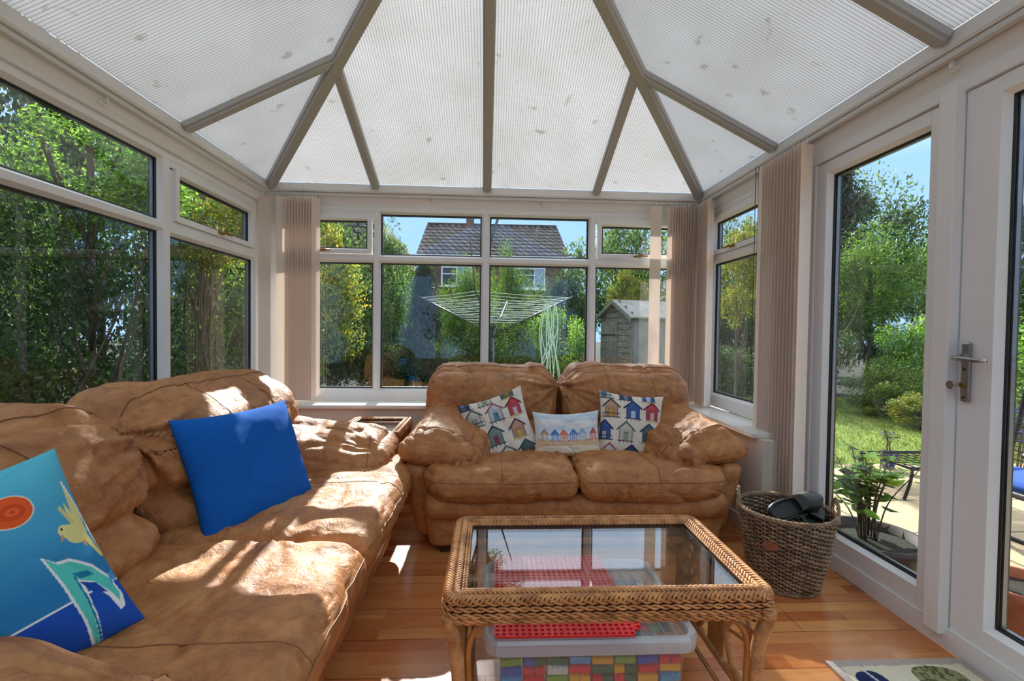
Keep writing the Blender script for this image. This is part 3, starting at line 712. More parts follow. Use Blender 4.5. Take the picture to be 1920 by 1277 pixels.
# ---- scatter cushions
def pillow(name, label, c, right, up, hw, hh, T, m, n=90, paint=None, sag=0, pinch=.10, seed=0, dx=0, piping=None, wr=.004, rdg=1.6):
    right = Vector(right).normalized(); up = Vector(up); up = (up-right*up.dot(right)).normalized(); nr = right.cross(up)   # nr points away from the viewer's side when right/up are as seen
    nr = -nr if False else nr
    g = np.linspace(-1, 1, n+1); U, Vv = np.meshgrid(g, g); u = U.ravel(); v = Vv.ravel()
    # concave sides, corners kept
    x = hw*u*(1-pinch*(1-v*v)*np.abs(u)**3); y = hh*v*(1-pinch*(1-u*u)*np.abs(v)**3)-sag*(1-u*u)
    prof = np.clip((1-u**4)*(1-v**4), 0, 1)**.5*(.55+.45*np.clip((1-u*u)*(1-v*v), 0, 1)**.5)
    P3 = np.stack([u*2.2+seed, v*2.2, np.full_like(u, seed*.7)], 1)
    t0 = T*prof*(1+.25*(vn(P3)-.5)); wrk = wr*(vn(P3*2.7)-.5)*2-wr*rdg*ridge(np.stack([u*2.5+v*1.2+seed, v*1.2-u, u*0], 1), 6)
    edge = np.clip((1-np.maximum(np.abs(u), np.abs(v)))*8, 0, 1)
    V = []; cols = []
    X = np.array(right); Y = np.array(up); Z = np.array(nr); C = np.array(c)
    for sgn in (1, -1):
        th = sgn*(t0+wrk*edge*(sgn > 0))
        V.append(C+x[:, None]*X+y[:, None]*Y+th[:, None]*Z)
    k = n+1; F = []
    VV = np.vstack(V); off = k*k
    def bid(i, j): return i*k+j
    border = lambda i, j: i in (0, n) or j in (0, n)
    for i in range(n):
        for j in range(n):
            q = [bid(i, j), bid(i, j+1), bid(i+1, j+1), bid(i+1, j)]; F.append(tuple(q))
            w = [a if border(a//k, a % k) else a+off for a in q]; F.append(tuple(w[::-1]))
    M = MB(); M.v = VV.tolist(); M.f = F
    o = obj(name, M, m, None, smooth=True, recalc=False, at_base=True)
    if paint is not None:
        fr = paint(u, v); setcol(o.data, np.vstack([fr, fr]))
    bm = bmesh.new(); bm.from_mesh(o.data); bmesh.ops.delete(bm, geom=[q for q in bm.verts if not q.link_faces], context='VERTS'); bm.to_mesh(o.data); bm.free()
    tag(o, label, 'cushion')
    if piping:
        e = [(-1+2*i/60, -1) for i in range(60)]+[(1, -1+2*i/60) for i in range(60)]+[(1-2*i/60, 1) for i in range(60)]+[(-1, 1-2*i/60) for i in range(60)]
        pts = []
        for a, b in e: pts.append(C+X*hw*a*(1-pinch*(1-b*b)*abs(a)**3)+Y*(hh*b*(1-pinch*(1-a*a)*abs(b)**3)-sag*(1-a*a)))
        M = MB().tube(np.array(pts), .0028, 6, closed=True); obj('edge_seam', M, piping, o, smooth=True)
    return o

class Paint:
    def __init__(s, u, v, base): s.u = u; s.v = v; s.c = np.tile(np.array(base, float)[:3], (len(u), 1))
    def _set(s, m, col, a=1): s.c[m] = s.c[m]*(1-a)+np.array(lin(col)[:3])*a
    def poly(s, pts, col, a=1):
        pts = np.array(pts, float); ins = np.zeros(len(s.u), bool); n = len(pts)
        for i in range(n):
            x0, y0 = pts[i]; x1, y1 = pts[(i+1) % n]
            if y0 == y1: continue
            c = ((s.v < y0) != (s.v < y1)) & (s.u < (x1-x0)*(s.v-y0)/(y1-y0)+x0); ins ^= c
        s._set(ins, col, a); return ins
    def rect(s, x0, x1, y0, y1, col, a=1): s._set((s.u > x0) & (s.u < x1) & (s.v > y0) & (s.v < y1), col, a)
    def ell(s, cx, cy, rx, ry, col, a=1): s._set(((s.u-cx)/rx)**2+((s.v-cy)/ry)**2 < 1, col, a)
    def line(s, pts, w, col, a=1):
        for (x0, y0), (x1, y1) in zip(pts[:-1], pts[1:]):
            dx, dy = x1-x0, y1-y0; t = np.clip(((s.u-x0)*dx+(s.v-y0)*dy)/(dx*dx+dy*dy+1e-9), 0, 1)
            s._set(np.hypot(s.u-x0-t*dx, s.v-y0-t*dy) < w, col, a)

def hut(p, cx, cy, s, body, roof, accent, kind=0):
    ink = (60, 58, 66); w = .30*s; h = .34*s; b = cy-.30*s
    p.rect(cx-w, cx+w, b, b+h*1.5, body)
    for k in np.arange(-.8, .9, .28): p.line([(cx+k*w, b), (cx+k*w, b+h*1.5)], .010, ink, .35)
    p.poly([(cx-w*1.25, b+h*1.45), (cx+w*1.25, b+h*1.45), (cx, b+h*2.35)], body); p.line([(cx-w*1.35, b+h*1.35), (cx, b+h*2.4), (cx+w*1.35, b+h*1.35)], .026, roof)
    p.line([(cx-w*1.35, b+h*1.30), (cx, b+h*2.32), (cx+w*1.35, b+h*1.30)], .009, ink, .8)
    p.rect(cx-w*.34, cx+w*.34, b+.02, b+h*1.05, accent); p.line([(cx-w*.34, b), (cx-w*.34, b+h*1.05), (cx+w*.34, b+h*1.05), (cx+w*.34, b)], .008, ink, .7)
    p.line([(cx-w, b), (cx-w, b+h*1.5)], .012, ink, .8); p.line([(cx+w, b), (cx+w, b+h*1.5)], .012, ink, .8)
    if kind == 0:
        p.line([(cx-w*1.3, b+h*.5), (cx+w*1.3, b+h*.5)], .014, ink, .9); p.line([(cx-w*1.35, b), (cx+w*1.35, b)], .018, ink, .9)
        for k in np.linspace(-1.3, 1.3, 9): p.line([(cx+k*w, b), (cx+k*w, b+h*.5)], .008, ink, .8)
    elif kind == 1:
        p.line([(cx-w*1.2, b), (cx+w*1.2, b)], .018, ink, .9)
        for k in (-.9, -.3, .3, .9): p.line([(cx+k*w, b-.28*h), (cx+k*w, b)], .012, ink, .8)
    else:
        p.ell(cx, b-.02, w*1.5, .05*s, (206, 190, 130), .8)
HC = [((206, 206, 188), (120, 126, 120), (150, 160, 150)), ((196, 206, 206), (196, 110, 120), (90, 130, 160)), ((196, 84, 92), (150, 40, 56), (220, 190, 190)),
      ((70, 104, 160), (40, 62, 120), (190, 205, 225)), ((130, 150, 150), (90, 80, 92), (150, 70, 90)), ((200, 160, 130), (96, 92, 96), (214, 176, 90)),
      ((90, 110, 110), (60, 90, 110), (150, 120, 80)), ((190, 140, 70), (120, 90, 80), (90, 110, 130)), ((60, 80, 120), (44, 60, 96), (120, 130, 150))]
def huts_print(order):
    def f(u, v):
        p = Paint(u, v, lin((232, 224, 208))); k = 0
        for r, cy in enumerate((.98, .42, -.22, -.86)):
            for cx in (-.86+.20*(r % 2), -.20+.20*(r % 2), .50+.10*(r % 2)):
                b, ro, ac = HC[order[k % 9]]; hut(p, cx, cy, .66, b, ro, ac, k % 3); k += 1
        return p.c
    return f
pillow('scatter_cushion', 'cream cushion printed with beach huts, tilted at the small sofa\'s left end', (.070, 2.83, .595), (.93, .10, .30), (-.26, .24, .95), .208, .212, .062, 'cloth', 180, huts_print([8, 0, 6, 0, 1, 2, 3, 4, 5]), seed=1, piping=None)
pillow('scatter_cushion', 'cream cushion printed with beach huts, upright at the right end of the small sofa', (.885, 2.85, .600), (.98, -.03, -.10), (.06, .28, .96), .208, .216, .062, 'cloth', 180, huts_print([1, 8, 3, 5, 3, 2, 3, 0, 6]), seed=5, piping=None)
def beach(u, v):
    p = Paint(u, v, lin((218, 228, 232)))
    p.rect(-2, 2, .2, 2, (206, 220, 228)); p.ell(-.5, .55, .5, .2, (232, 234, 232)); p.ell(.45, .45, .5, .16, (236, 234, 230))
    p.rect(-2, 2, -2, -.22, (222, 196, 158)); p.ell(0, -.62, .9, .18, (236, 224, 198)); p.line([(-.9, -.45), (.9, -.42)], .02, (204, 160, 110), .6); p.line([(-.8, -.82), (.7, -.8)], .02, (206, 170, 124), .6)
    p.rect(-.55, .95, -.30, -.2, (210, 150, 90), .6)
    for cx, body, rf in ((-.70, (206, 168, 140), (150, 110, 100)), (-.38, (92, 146, 214), (70, 120, 200)), (-.12, (226, 140, 100), (214, 96, 70)), (.16, (110, 150, 206), (70, 110, 180)), (.42, (180, 206, 226), (110, 160, 206)), (.78, (206, 110, 100), (190, 70, 76))):
        w = .12; p.rect(cx-w*.85, cx+w*.85, -.26, .02, body, .8); p.poly([(cx-w, .0), (cx+w, .0), (cx, .22)], body); p.line([(cx-w, -.0), (cx, .23), (cx+w, -.0)], .018, rf)
        for k in (-.5, 0, .5): p.line([(cx+k*w, -.26), (cx+k*w, 0)], .010, (245, 245, 240), .9)
    return p.c
pillow('scatter_cushion', 'small oblong white cushion with a row of beach huts on sand, middle of small sofa', (.475, 2.78, .578), (1, 0, .03), (0, .26, .96), .205, .135, .05, 'cloth', 150, beach, sag=.012, seed=8, pinch=.07)
pillow('scatter_cushion', 'plain royal blue cushion leaning on the back of the long sofa', (-.965, 1.93, .632), (.36, .933, .0), (-.13, .07, .37), .268, .245, .082, 'blue', 110, seed=3, piping=None, pinch=.07, wr=.003, rdg=0)
def gull(u, v):
    p = Paint(u, v, lin((40, 150, 190)))
    t = np.clip((v+.3)/1.3, 0, 1)[:, None]; a = np.array(lin((46, 126, 176))[:3]); b = np.array(lin((96, 196, 214))[:3]); p.c[:] = a*(1-t)+b*t
    p.ell(.49, .50, .165, .165, (222, 214, 190)); p.ell(.49, .50, .153, .153, (232, 92, 40)); p.ell(.50, .49, .09, .08, (214, 76, 34)); p.ell(.505, .49, .05, .04, (236, 104, 56)); p.ell(.505, .49, .02, .015, (206, 70, 34))
    p.rect(-2, 2, -2, -.50, (34, 84, 176)); p.line([(-1, -.50), (1, -.50)], .010, (240, 240, 232)); p.poly([(-1, -.8), (.3, -.7), (.45, -1), (-1, -1)], (28, 66, 150))
    p.poly([(-.9, -.9), (-.2, .3), (.1, -.5)], (70, 180, 190)); p.ell(-.35, .35, .3, .12, (226, 220, 140))
    p.poly([(.52, .0), (.60, -.10), (.70, -.12), (.84, -.26), (.93, -.44), (.955, -.66), (.92, -.78), (.87, -.80), (.84, -.62), (.77, -.47), (.72, -.40), (.71, -.52), (.70, -.72), (.66, -1), (.58, -1), (.60, -.72), (.57, -.34)], (242, 240, 230))
    p.poly([(.54, -.03), (.61, -.13), (.70, -.15), (.83, -.29), (.915, -.46), (.935, -.64), (.90, -.72), (.875, -.60), (.79, -.42), (.68, -.33), (.685, -.50), (.67, -.75), (.64, -1), (.605, -1), (.62, -.72), (.59, -.33)], (92, 204, 186))
    p.poly([(.69, -.36), (.80, -.44), (.85, -.58), (.74, -.50)], (30, 74, 160)); p.poly([(.665, -.26), (.79, -.30), (.82, -.36), (.71, -.34)], (34, 130, 160)); p.line([(.675, -.30), (.69, -.55), (.675, -.8), (.65, -1)], .008, (30, 130, 160))
    p.ell(.85, .06, .095, .085, (226, 220, 140)); p.ell(.765, .135, .048, .065, (230, 224, 146)); p.poly([(.735, .12), (.70, .045), (.745, .07)], (228, 150, 90)); p.ell(.752, .160, .009, .016, (30, 30, 30)); p.poly([(.76, .07), (.84, -.03), (.93, .0), (.93, .14), (.80, .19)], (226, 220, 140))
    p.poly([(.83, .12), (.865, .42), (.895, .28), (.925, .62), (.965, .30), (.95, .06)], (228, 222, 144)); p.poly([(.85, .16), (.80, .36), (.825, .39), (.88, .18)], (216, 208, 122))
    p.poly([(.92, .14), (.995, -.24), (.96, -.22), (.89, -.01)], (226, 220, 140)); p.poly([(.86, -.02), (.885, -.09), (.90, -.01)], (228, 160, 96))
    p.line([(.975, -.40), (.955, -.50)], .012, (80, 170, 214)); p.line([(.94, -.42), (.92, -.52)], .012, (80, 170, 214)); p.line([(.93, .62), (.97, .34), (.995, -.2)], .008, (244, 242, 232))
    return p.c
pillow('scatter_cushion', 'turquoise cushion with yellow seagull, orange sun and waves on the long sofa', (-1.087, .99, .628), (.55, .79, .25), (-.20, .03, .33), .24, .238, .08, 'cloth', 320, gull, seed=6, pinch=.06, wr=.003)

# ================================================================== WICKER, BASKET, TUB, MAT
def rrpath(x0, x1, y0, y1, r, step):
    """rounded rectangle at even spacing -> points, outward normals, arc length"""
    segs = []; P = []
    cs = [((x1-r, y0+r), -90), ((x1-r, y1-r), 0), ((x0+r, y1-r), 90), ((x0+r, y0+r), 180)]
    for (cx, cy), a0 in cs:
        for k in range(13): a = R(a0+90*k/12); P.append((cx+r*math.cos(a), cy+r*math.sin(a)))
    P = np.array(P+[P[0]]); L = np.hypot(*np.diff(P, axis=0).T); s = np.concatenate([[0], np.cumsum(L)])
    n = int(s[-1]/step); q = np.linspace(0, s[-1], n, endpoint=False); X = np.interp(q, s, P[:, 0]); Y = np.interp(q, s, P[:, 1])
    T = np.stack([np.roll(X, -1)-np.roll(X, 1), np.roll(Y, -1)-np.roll(Y, 1)], 1); T /= np.linalg.norm(T, axis=1, keepdims=True)
    return np.stack([X, Y], 1), np.stack([T[:, 1], -T[:, 0]], 1), q, s[-1]
def ringprism(x0, x1, y0, y1, r, prof):
    P, Nn, q, L = rrpath(x0, x1, y0, y1, r, .02); M = MB(); V = []; k = len(prof); n = len(P)
    for i in range(n):
        for o, z in prof: V.append((P[i, 0]+Nn[i, 0]*o, P[i, 1]+Nn[i, 1]*o, z))
    return M.add(V, [(i*k+j, i*k+(j+1) % k, ((i+1) % n)*k+(j+1) % k, ((i+1) % n)*k+j) for i in range(n) for j in range(k)])
def slabrr(x0, x1, y0, y1, r, z0, z1):
    P, Nn, q, L = rrpath(x0, x1, y0, y1, r, .012)
    return MB().prism([(a, b, z0) for a, b in P], (0, 0, z1-z0))
def wrapped(pts, r, pitch=.0052):
    """a pole bound closely with split cane: ribbed tube along a smooth curve"""
    P = smooth_path(pts, pitch/3); n = len(P); rr = r*(1+.11*np.sin(np.arange(n)*2*math.pi/3+.3))*(1+.05*vn(P*60)); return MB().tube(P, rr, 12)
def smooth_path(pts, step=.01):
    p = np.array(pts, float); n = len(p); out = []
    for i in range(n-1):
        a = p[max(i-1, 0)]; b = p[i]; c = p[i+1]; d = p[min(i+2, n-1)]; m = max(2, int(np.linalg.norm(c-b)/step))
        for t in np.linspace(0, 1, m, endpoint=False): out.append(.5*((2*b)+(-a+c)*t+(2*a-5*b+4*c-d)*t*t+(-a+3*b-3*c+d)*t**3))
    out.append(p[-1]); return np.array(out)

def wicker_table(root, x0, x1, y0, y1, zt, rw=.075, band=.066, cr=.055, step=.006, foot_spread=.0, side_mid=True):
    # dark core: the shade in the weave gaps put into its colour
    obj('rim_core', ringprism(x0+.014, x1-.014, y0+.014, y1-.014, cr, [(0, zt-band+.004), (0, zt-.014), (-.010, zt-.007), (-rw+.022, zt-.007), (-rw+.018, zt-.02), (-rw+.03, zt-band+.004)]), 'weave_gap', root)
    # outer band: rows of strands passing in and out of one another
    M = MB(); rows = 6
    for k in range(rows):
        a = math.pi*(k+.5)/rows; z = zt-band/2-.003-math.cos(a)*band*.5; o = -.018+.014*math.sin(a)
        P, Nn, q, L = rrpath(x0+.002, x1-.002, y0+.002, y1-.002, cr, step); w = round(L/.060)
        ph = 2*math.pi*w*q/L+k*2.1; off = o+.0042*np.sin(ph); zz = z+.0042*np.cos(ph)
        M.tube(np.stack([P[:, 0]+Nn[:, 0]*off, P[:, 1]+Nn[:, 1]*off, zz], 1), .0037*(1+.15*np.sin(ph*.37)), 6, closed=True)
        ph2 = ph+math.pi; M.tube(np.stack([P[:, 0]+Nn[:, 0]*(o+.0042*np.sin(ph2)), P[:, 1]+Nn[:, 1]*(o+.0042*np.sin(ph2)), z+.0042*np.cos(ph2)], 1), .0036, 6, closed=True)
    obj('woven_band', M, 'wicker', root, smooth=True, recalc=False)
    # plaited top: two rows of slanting strands meeting like a fishbone, then a corded inner edge
    M = MB(); P, Nn, q, L = rrpath(x0, x1, y0, y1, cr, .0135); n = len(P); T = np.stack([-Nn[:, 1], Nn[:, 0]], 1)
    def pt(i, o, adv, z): i %= n; return (P[i, 0]+Nn[i, 0]*o+T[i, 0]*adv, P[i, 1]+Nn[i, 1]*o+T[i, 1]*adv, z)
    for i in range(n):
        M.tube([pt(i, -.004, -.002, zt-.012), pt(i, -.012, .008, zt+.001), pt(i+1, -.022, .008, zt+.003), pt(i+2, -.031, .006, zt-.003)], [.0030, .0043, .0043, .0030], 5)
        M.tube([pt(i, -.056, -.002, zt-.010), pt(i, -.050, .008, zt), pt(i+1, -.040, .008, zt+.003), pt(i+2, -.030, .006, zt-.002)], [.0030, .0043, .0043, .0030], 5)
    obj('plaited_top', M, 'wicker', root, smooth=True, recalc=False)
    M = MB()
    for k, (o, z) in enumerate(((-rw+.016, zt-.003), (-rw+.008, zt-.006))):
        P, Nn, q, L = rrpath(x0, x1, y0, y1, cr, step); w = round(L/.03); ph = 2*math.pi*w*q/L+k*2
        for s in (0, math.pi): M.tube(np.stack([P[:, 0]+Nn[:, 0]*(o+.0025*np.sin(ph+s)), P[:, 1]+Nn[:, 1]*(o+.0025*np.sin(ph+s)), z+.0025*np.cos(ph+s)], 1), .0032, 5, closed=True)
    obj('inner_cord', M, 'wicker', root, smooth=True, recalc=False)
    obj('glass_top', slabrr(x0+rw-.012, x1-rw+.012, y0+rw-.012, y1-rw+.012, .03, zt-.0185, zt-.013), 'tglass', root, bevel=.0015)
    zb = zt-band
    ix0, ix1, iy0, iy1 = x0+.045, x1-.045, y0+.045, y1-.045
    for cx, sx in ((ix0, -1), (ix1, 1)):
        for cy, sy in ((iy0, -1), (iy1, 1)):
            l = obj('leg', wrapped([(cx+sx*.022, cy+sy*.018, zb+.012), (cx+sx*.018, cy+sy*.014, zb-.02), (cx+sx*.002, cy+sy*.004, zb-.09), (cx-sx*.006, cy, zb*.5), (cx+sx*.002, cy+sy*.002, zb*.25), (cx+sx*.016, cy+sy*.008, .012)], .0185), 'wicker', root, smooth=True, recalc=False)
            obj('leg_tip', MB().tube([(cx+sx*.016, cy+sy*.008, .014), (cx+sx*.017, cy+sy*.008, 0)], [.017, .015], 12), 'cane', l, smooth=True)
            # cane knee beside the leg, rising and sweeping under the rim
            obj('cane_brace', MB().tube(smooth_path([(cx-sx*.03, cy, .06), (cx-sx*.034, cy, zb*.5), (cx-sx*.032, cy, zb-.10), (cx-sx*.05, cy, zb-.045), (cx-sx*.10, cy, zb-.012), (cx-sx*.16, cy, zb+.004)], .008), .0085, 8), 'cane', root, smooth=True)
            obj('cane_brace', MB().tube(smooth_path([(cx, cy-sy*.03, .09), (cx, cy-sy*.034, zb*.55), (cx, cy-sy*.04, zb-.09), (cx, cy-sy*.07, zb-.04), (cx, cy-sy*.12, zb+.004)], .008), .0075, 8), 'cane', root, smooth=True)
    for cx, sx in ((ix0, -1), (ix1, 1)):
        obj('side_rail', wrapped([(cx, iy0+.005, .115), (cx, (iy0+iy1)/2, .118), (cx, iy1-.005, .115)], .0135), 'wicker', root, smooth=True, recalc=False)
        obj('side_rail', MB().tube(smooth_path([(cx-sx*.034, iy0+.02, .075), (cx-sx*.034, iy1-.02, .075)], .02), .008, 8), 'cane', root, smooth=True)
        # fan of canes with bound scrolls
        M = MB(); ym = (iy0+iy1)/2; hw = (iy1-iy0)/2
        for k in range(-4, 5):
            yt = ym+k*hw*.055; M.tube(smooth_path([(cx, ym+k*hw*.05, .12), (cx, yt, zb*.6), (cx, ym+k*hw*.10, zb+.006)], .02), .0042, 6)
        obj('cane_fan', M, 'cane', root, smooth=True)
        for sy in (-1, 1):
            sc = obj('scroll', wrapped([(cx, ym+sy*hw*.28, zb+.004), (cx, ym+sy*hw*.42, zb-.05), (cx, ym+sy*hw*.40, zb-.11), (cx, ym+sy*hw*.30, zb-.15), (cx, ym+sy*hw*.34, zb-.2), (cx, ym+sy*hw*.5, .14), (cx, ym+sy*hw*.72, .125)], .0125), 'wicker', root, smooth=True, recalc=False)
            M = MB()
            for j in range(4): y1_ = ym+sy*hw*(.45+.1*j); z1_ = zb-.05-.035*j; M.tube(smooth_path([(cx, ym+sy*hw*.38, z1_), (cx, y1_, z1_+.022), (cx, y1_+sy*.02, z1_-.005), (cx, ym+sy*hw*.93, z1_+.01)], .01), .0055, 6)
            obj('cane_loop', M, 'cane', root, smooth=True)
    return root
tb = thing('coffee_table', 'wicker coffee table with a glass top standing over the toy tub', 'table', (.35, 1.515, 0))
wicker_table(tb, -.125, .825, 1.232, 1.805, .47)
st_ = thing('side_table', 'small wicker side table with a glass top in the corner between the sofas', 'table', (-.77, 3.18, 0))
wicker_table(st_, -.985, -.555, 2.915, 3.47, .545, rw=.066, band=.055, step=.008)

# ---- basket
def basket():
    c = (1.435, 2.15); H = .355
    t = thing('wicker_basket', 'round grey willow basket with a leather tag and two handles by the door', 'basket', (c[0], c[1], 0))
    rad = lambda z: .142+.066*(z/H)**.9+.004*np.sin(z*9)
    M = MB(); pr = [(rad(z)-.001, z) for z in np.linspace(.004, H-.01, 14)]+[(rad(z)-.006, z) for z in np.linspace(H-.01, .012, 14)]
    M.lathe([(.0005, .004)]+pr+[(.0005, .012)], (c[0], c[1], 0), 40); obj('gap_shell', M, 'basket_gap', t, smooth=True)  # dark shell, the shade between the willow strands put into its colour
    M = MB(); ns = 38; rows = 34
    a = np.linspace(0, 2*math.pi, ns*5, endpoint=False)
    for k in range(rows):
        z = .008+(H-.022)*k/(rows-1); ph = ns/2*a+k*math.pi; jit = .0012*np.sin(a*3+k*1.7)
        r = rad(z)-.0035+.0062*np.sin(ph); M.tube(np.stack([c[0]+r*np.cos(a), c[1]+r*np.sin(a), z+jit+.001*np.cos(ph)], 1), .0046*(1+.18*np.sin(a*2+k)), 5, closed=True)
    obj('woven_wall', M, 'basket', t, smooth=True, recalc=False)
    M = MB()
    for k in range(ns):
        b = 2*math.pi*(k+.5)/ns
        M.tube([(c[0]+(rad(z)-.0035)*math.cos(b), c[1]+(rad(z)-.0035)*math.sin(b), z) for z in np.linspace(.004, H, 8)], .004, 5)
    obj('stakes', M, 'basket', t, smooth=True, recalc=False)
    M = MB(); M2 = MB()
    for s in range(4):
        ph = 14*a+s*math.pi/2; r = rad(H)-.003+.0075*np.sin(ph); M.tube(np.stack([c[0]+r*np.cos(a), c[1]+r*np.sin(a), H+.003+.0075*np.cos(ph)], 1), .0048, 6, closed=True)
        r = rad(0)+.001+.004*np.sin(ph); M2.tube(np.stack([c[0]+r*np.cos(a), c[1]+r*np.sin(a), .0095+.004*np.cos(ph)], 1), .0045, 6, closed=True)
    obj('braided_rim', M, 'basket', t, smooth=True, recalc=False); obj('base_ring', M2, 'basket', t, smooth=True, recalc=False)
    for th in (150, -22):
        b = R(th); M = MB(); r0 = rad(H)-.003
        base = [(-.045, -.03), (-.040, .03), (-.022, .062), (0, .072), (.022, .062), (.040, .03), (.045, -.03)]
        path = smooth_path([(c[0]+r0*math.cos(b)-math.sin(b)*u, c[1]+r0*math.sin(b)+math.cos(b)*u, H+w) for u, w in base], .005)
        for s in (0, 2.1, 4.2):
            q = np.arange(len(path))*.55+s; P = path.copy(); P[:, 0] += .0055*np.cos(q)*math.cos(b); P[:, 1] += .0055*np.cos(q)*math.sin(b); P[:, 2] += .0055*np.sin(q)
            M.tube(P, .0042, 6)
        obj('handle', M, 'basket', t, smooth=True, recalc=False)
    n = Vector((-.76, -.65, 0)).normalized(); sd = Vector((-n.y, n.x, 0)); z0 = .235; r0 = rad(z0)+.0055; M = MB(); V = []
    for lay in (0, .003):
        for k in range(28):
            aa = 2*math.pi*k/28; u = .036*math.cos(aa); v = .019*math.sin(aa); ang = u/r0
            d = (n*math.cos(ang)+sd*math.sin(ang)); V.append((c[0]+d.x*(r0+lay), c[1]+d.y*(r0+lay), z0+v))
    M.add(V, [tuple(range(28)), tuple(range(28, 56))]+[(k, (k+1) % 28, 28+(k+1) % 28, 28+k) for k in range(28)])
    obj('leather_tag', M, 'label', t)
basket()
def clog(label, c, rot):
    """garden clog built toe to +Y, sole down, then turned"""
    t = thing('garden_clog', label, 'shoe', (0, 0, 0), local=True)
    def foot(L, Q): 
        L = L.copy(); k = Q[:, 1]; L[:, 0] *= 1-.18*np.exp(-((k+.1)/.35)**2)-.12*(k < -.3)*np.clip(-k-.3, 0, 1); L[:, 0] += .008*k; return L
    Puff((0, 0, .014), (.050, .132, .014), .0138, shape=lambda L, Q: foot(np.stack([L[:, 0]*np.sqrt(np.clip(1-.75*np.abs(Q[:, 1])**4, .05, 1)), L[:, 1], L[:, 2]], 1), Q), crease=0, lump=.001).build('sole', 'clog', t)
    # upper: toe cap shell closing towards the instep, side walls run to the heel
    M = MB(); V = []; nu, nv = 26, 16
    for i in range(nu+1):
        y = -.125+.25*i/nu; k = y/.132; w = .047*math.sqrt(max(.02, 1-abs(k)**4))*(1-.18*math.exp(-((k+.1)/.35)**2)); h = .052 if y > -.01 else .034
        cover = min(1, max(.32, .32+.68*(y+.02)/.05)) if y > -.02 else .32; hh = h*(1-.55*max(0, k)**2) if k > 0 else .040
        for j in range(nv+1):
            s = -1+2*j/nv; a = math.pi/2*(1-cover)+0; th = math.pi*(j/nv)
            x = -w*math.cos(th); z = .022+hh*math.sin(th); lim = cover
            if lim < .99 and abs(math.cos(th)) < 1-lim*.35: z = .022+hh*.75; x = math.copysign(w*(1-lim*.30), x) if abs(x) > 1e-4 else x; z = .022+hh*.7
            V.append((x+.008*k, y, z))
    F = []
    for i in range(nu):
        y = -.125+.25*(i+.5)/nu
        for j in range(nv):
            if y < .0 and 4 <= j < nv-4: continue
            F.append((i*(nv+1)+j, i*(nv+1)+j+1, (i+1)*(nv+1)+j+1, (i+1)*(nv+1)+j))
    M.add(V, F); u = obj('upper', M, 'clog', t, smooth=True); sm = u.modifiers.new('thick', 'SOLIDIFY'); sm.thickness = .004
    obj('heel_band', MB().tube(smooth_path([(-.040, -.03, .045), (-.040, -.10, .052), (-.02, -.130, .055), (.02, -.130, .055), (.040, -.10, .052), (.040, -.03, .045)], .008), .0055, 8), 'clog', t, smooth=True)
    t.location = c; t.rotation_euler = rot
clog('dark green rubber clog leaning up out of the willow basket', (1.455, 2.12, .375), Euler((R(30), R(48), R(-62))))
clog('dark green rubber clog lying lower in the willow basket, half hidden by the other', (1.515, 2.08, .305), Euler((R(5), R(20), R(-40))))

# ---- toy tub with building bricks
tub = thing('storage_tub', 'clear plastic storage tub full of toy bricks under the coffee table', 'storage box', (.32, 1.59, 0))
def shell(z0, z1, g0, g1, th):
    M = MB(); V = []; P0, N0, _, _ = rrpath(.02, .625, 1.375, 1.81, .04, .02); n = len(P0)
    for g, z in ((g0-.02, z0), (g1, z1), (g1-th, z1), (g0-.02-th, z0+th)):
        for i in range(n): V.append((P0[i, 0]+N0[i, 0]*g, P0[i, 1]+N0[i, 1]*g, z))
    F = [(a*n+i, a*n+(i+1) % n, (a+1)*n+(i+1) % n, (a+1)*n+i) for a in range(3) for i in range(n)]+[tuple(range(n))[::-1], tuple(range(3*n, 4*n))]
    return M.add(V, F)
obj('tub_body', shell(.001, .240, 0, .004, .0025), 'tub', tub)
rimM = ringprism(-.008, .652, 1.345, 1.838, .055, [(0, .234), (.002, .270), (-.004, .279), (-.014, .281), (-.022, .275), (-.024, .262), (-.006, .260), (-.005, .234)])
ld = obj('lid', slabrr(.012, .632, 1.365, 1.818, .04, .2615, .2640), 'lid', tub)
for i in range(12): x = .03+.05*i; rimM.box(x, x+.003, 1.3425, 1.3455, .238, .270)
rm = obj('lid_rim', rimM, 'rim', ld, smooth=False)
M = MB()
for i in range(9): x = .30+.036*i; M.box(x, x+.0025, 1.38, 1.80, .2641, .2662)
obj('lid_ribs', M, 'rim', ld)
def studbrick(a, b, m):
    M = MB(); w, d, h = a*.016-.0004, b*.016-.0004, .0192; M.box(-w/2, w/2, -d/2, d/2, 0, h)
    for i in range(a):
        for j in range(b): M.lathe([(.0046, h), (.0046, h+.0042), (.0001, h+.0042)], ((i-(a-1)/2)*.016, (j-(b-1)/2)*.016, 0), 10)
    return M
NAMES = dict(red='red', yel='yellow', grn='green', blu='blue', wht='white', lim='lime green', sky='light blue')
protos = {}
def brick_at(kind, size, loc, rot):
    key = (kind, size); lab = '%s %s toy brick in the heap inside the clear plastic tub' % (NAMES[kind], 'long' if size == 4 else 'square')
    if key not in protos:
        o = obj('toy_brick', studbrick(size, 2, kind), kind, bevel=.0006); tag(o, lab, 'toy brick', '%s %s toy bricks in the tub' % (NAMES[kind], 'long' if size == 4 else 'square')); protos[key] = o
    else: o = protos[key].copy(); COL.objects.link(o)
    o.location = loc; o.rotation_euler = rot
rb = random.Random(5); cols = ['red']*6+['yel']*6+['grn']*5+['blu']*3+['wht']+['lim']*2+['sky']*2
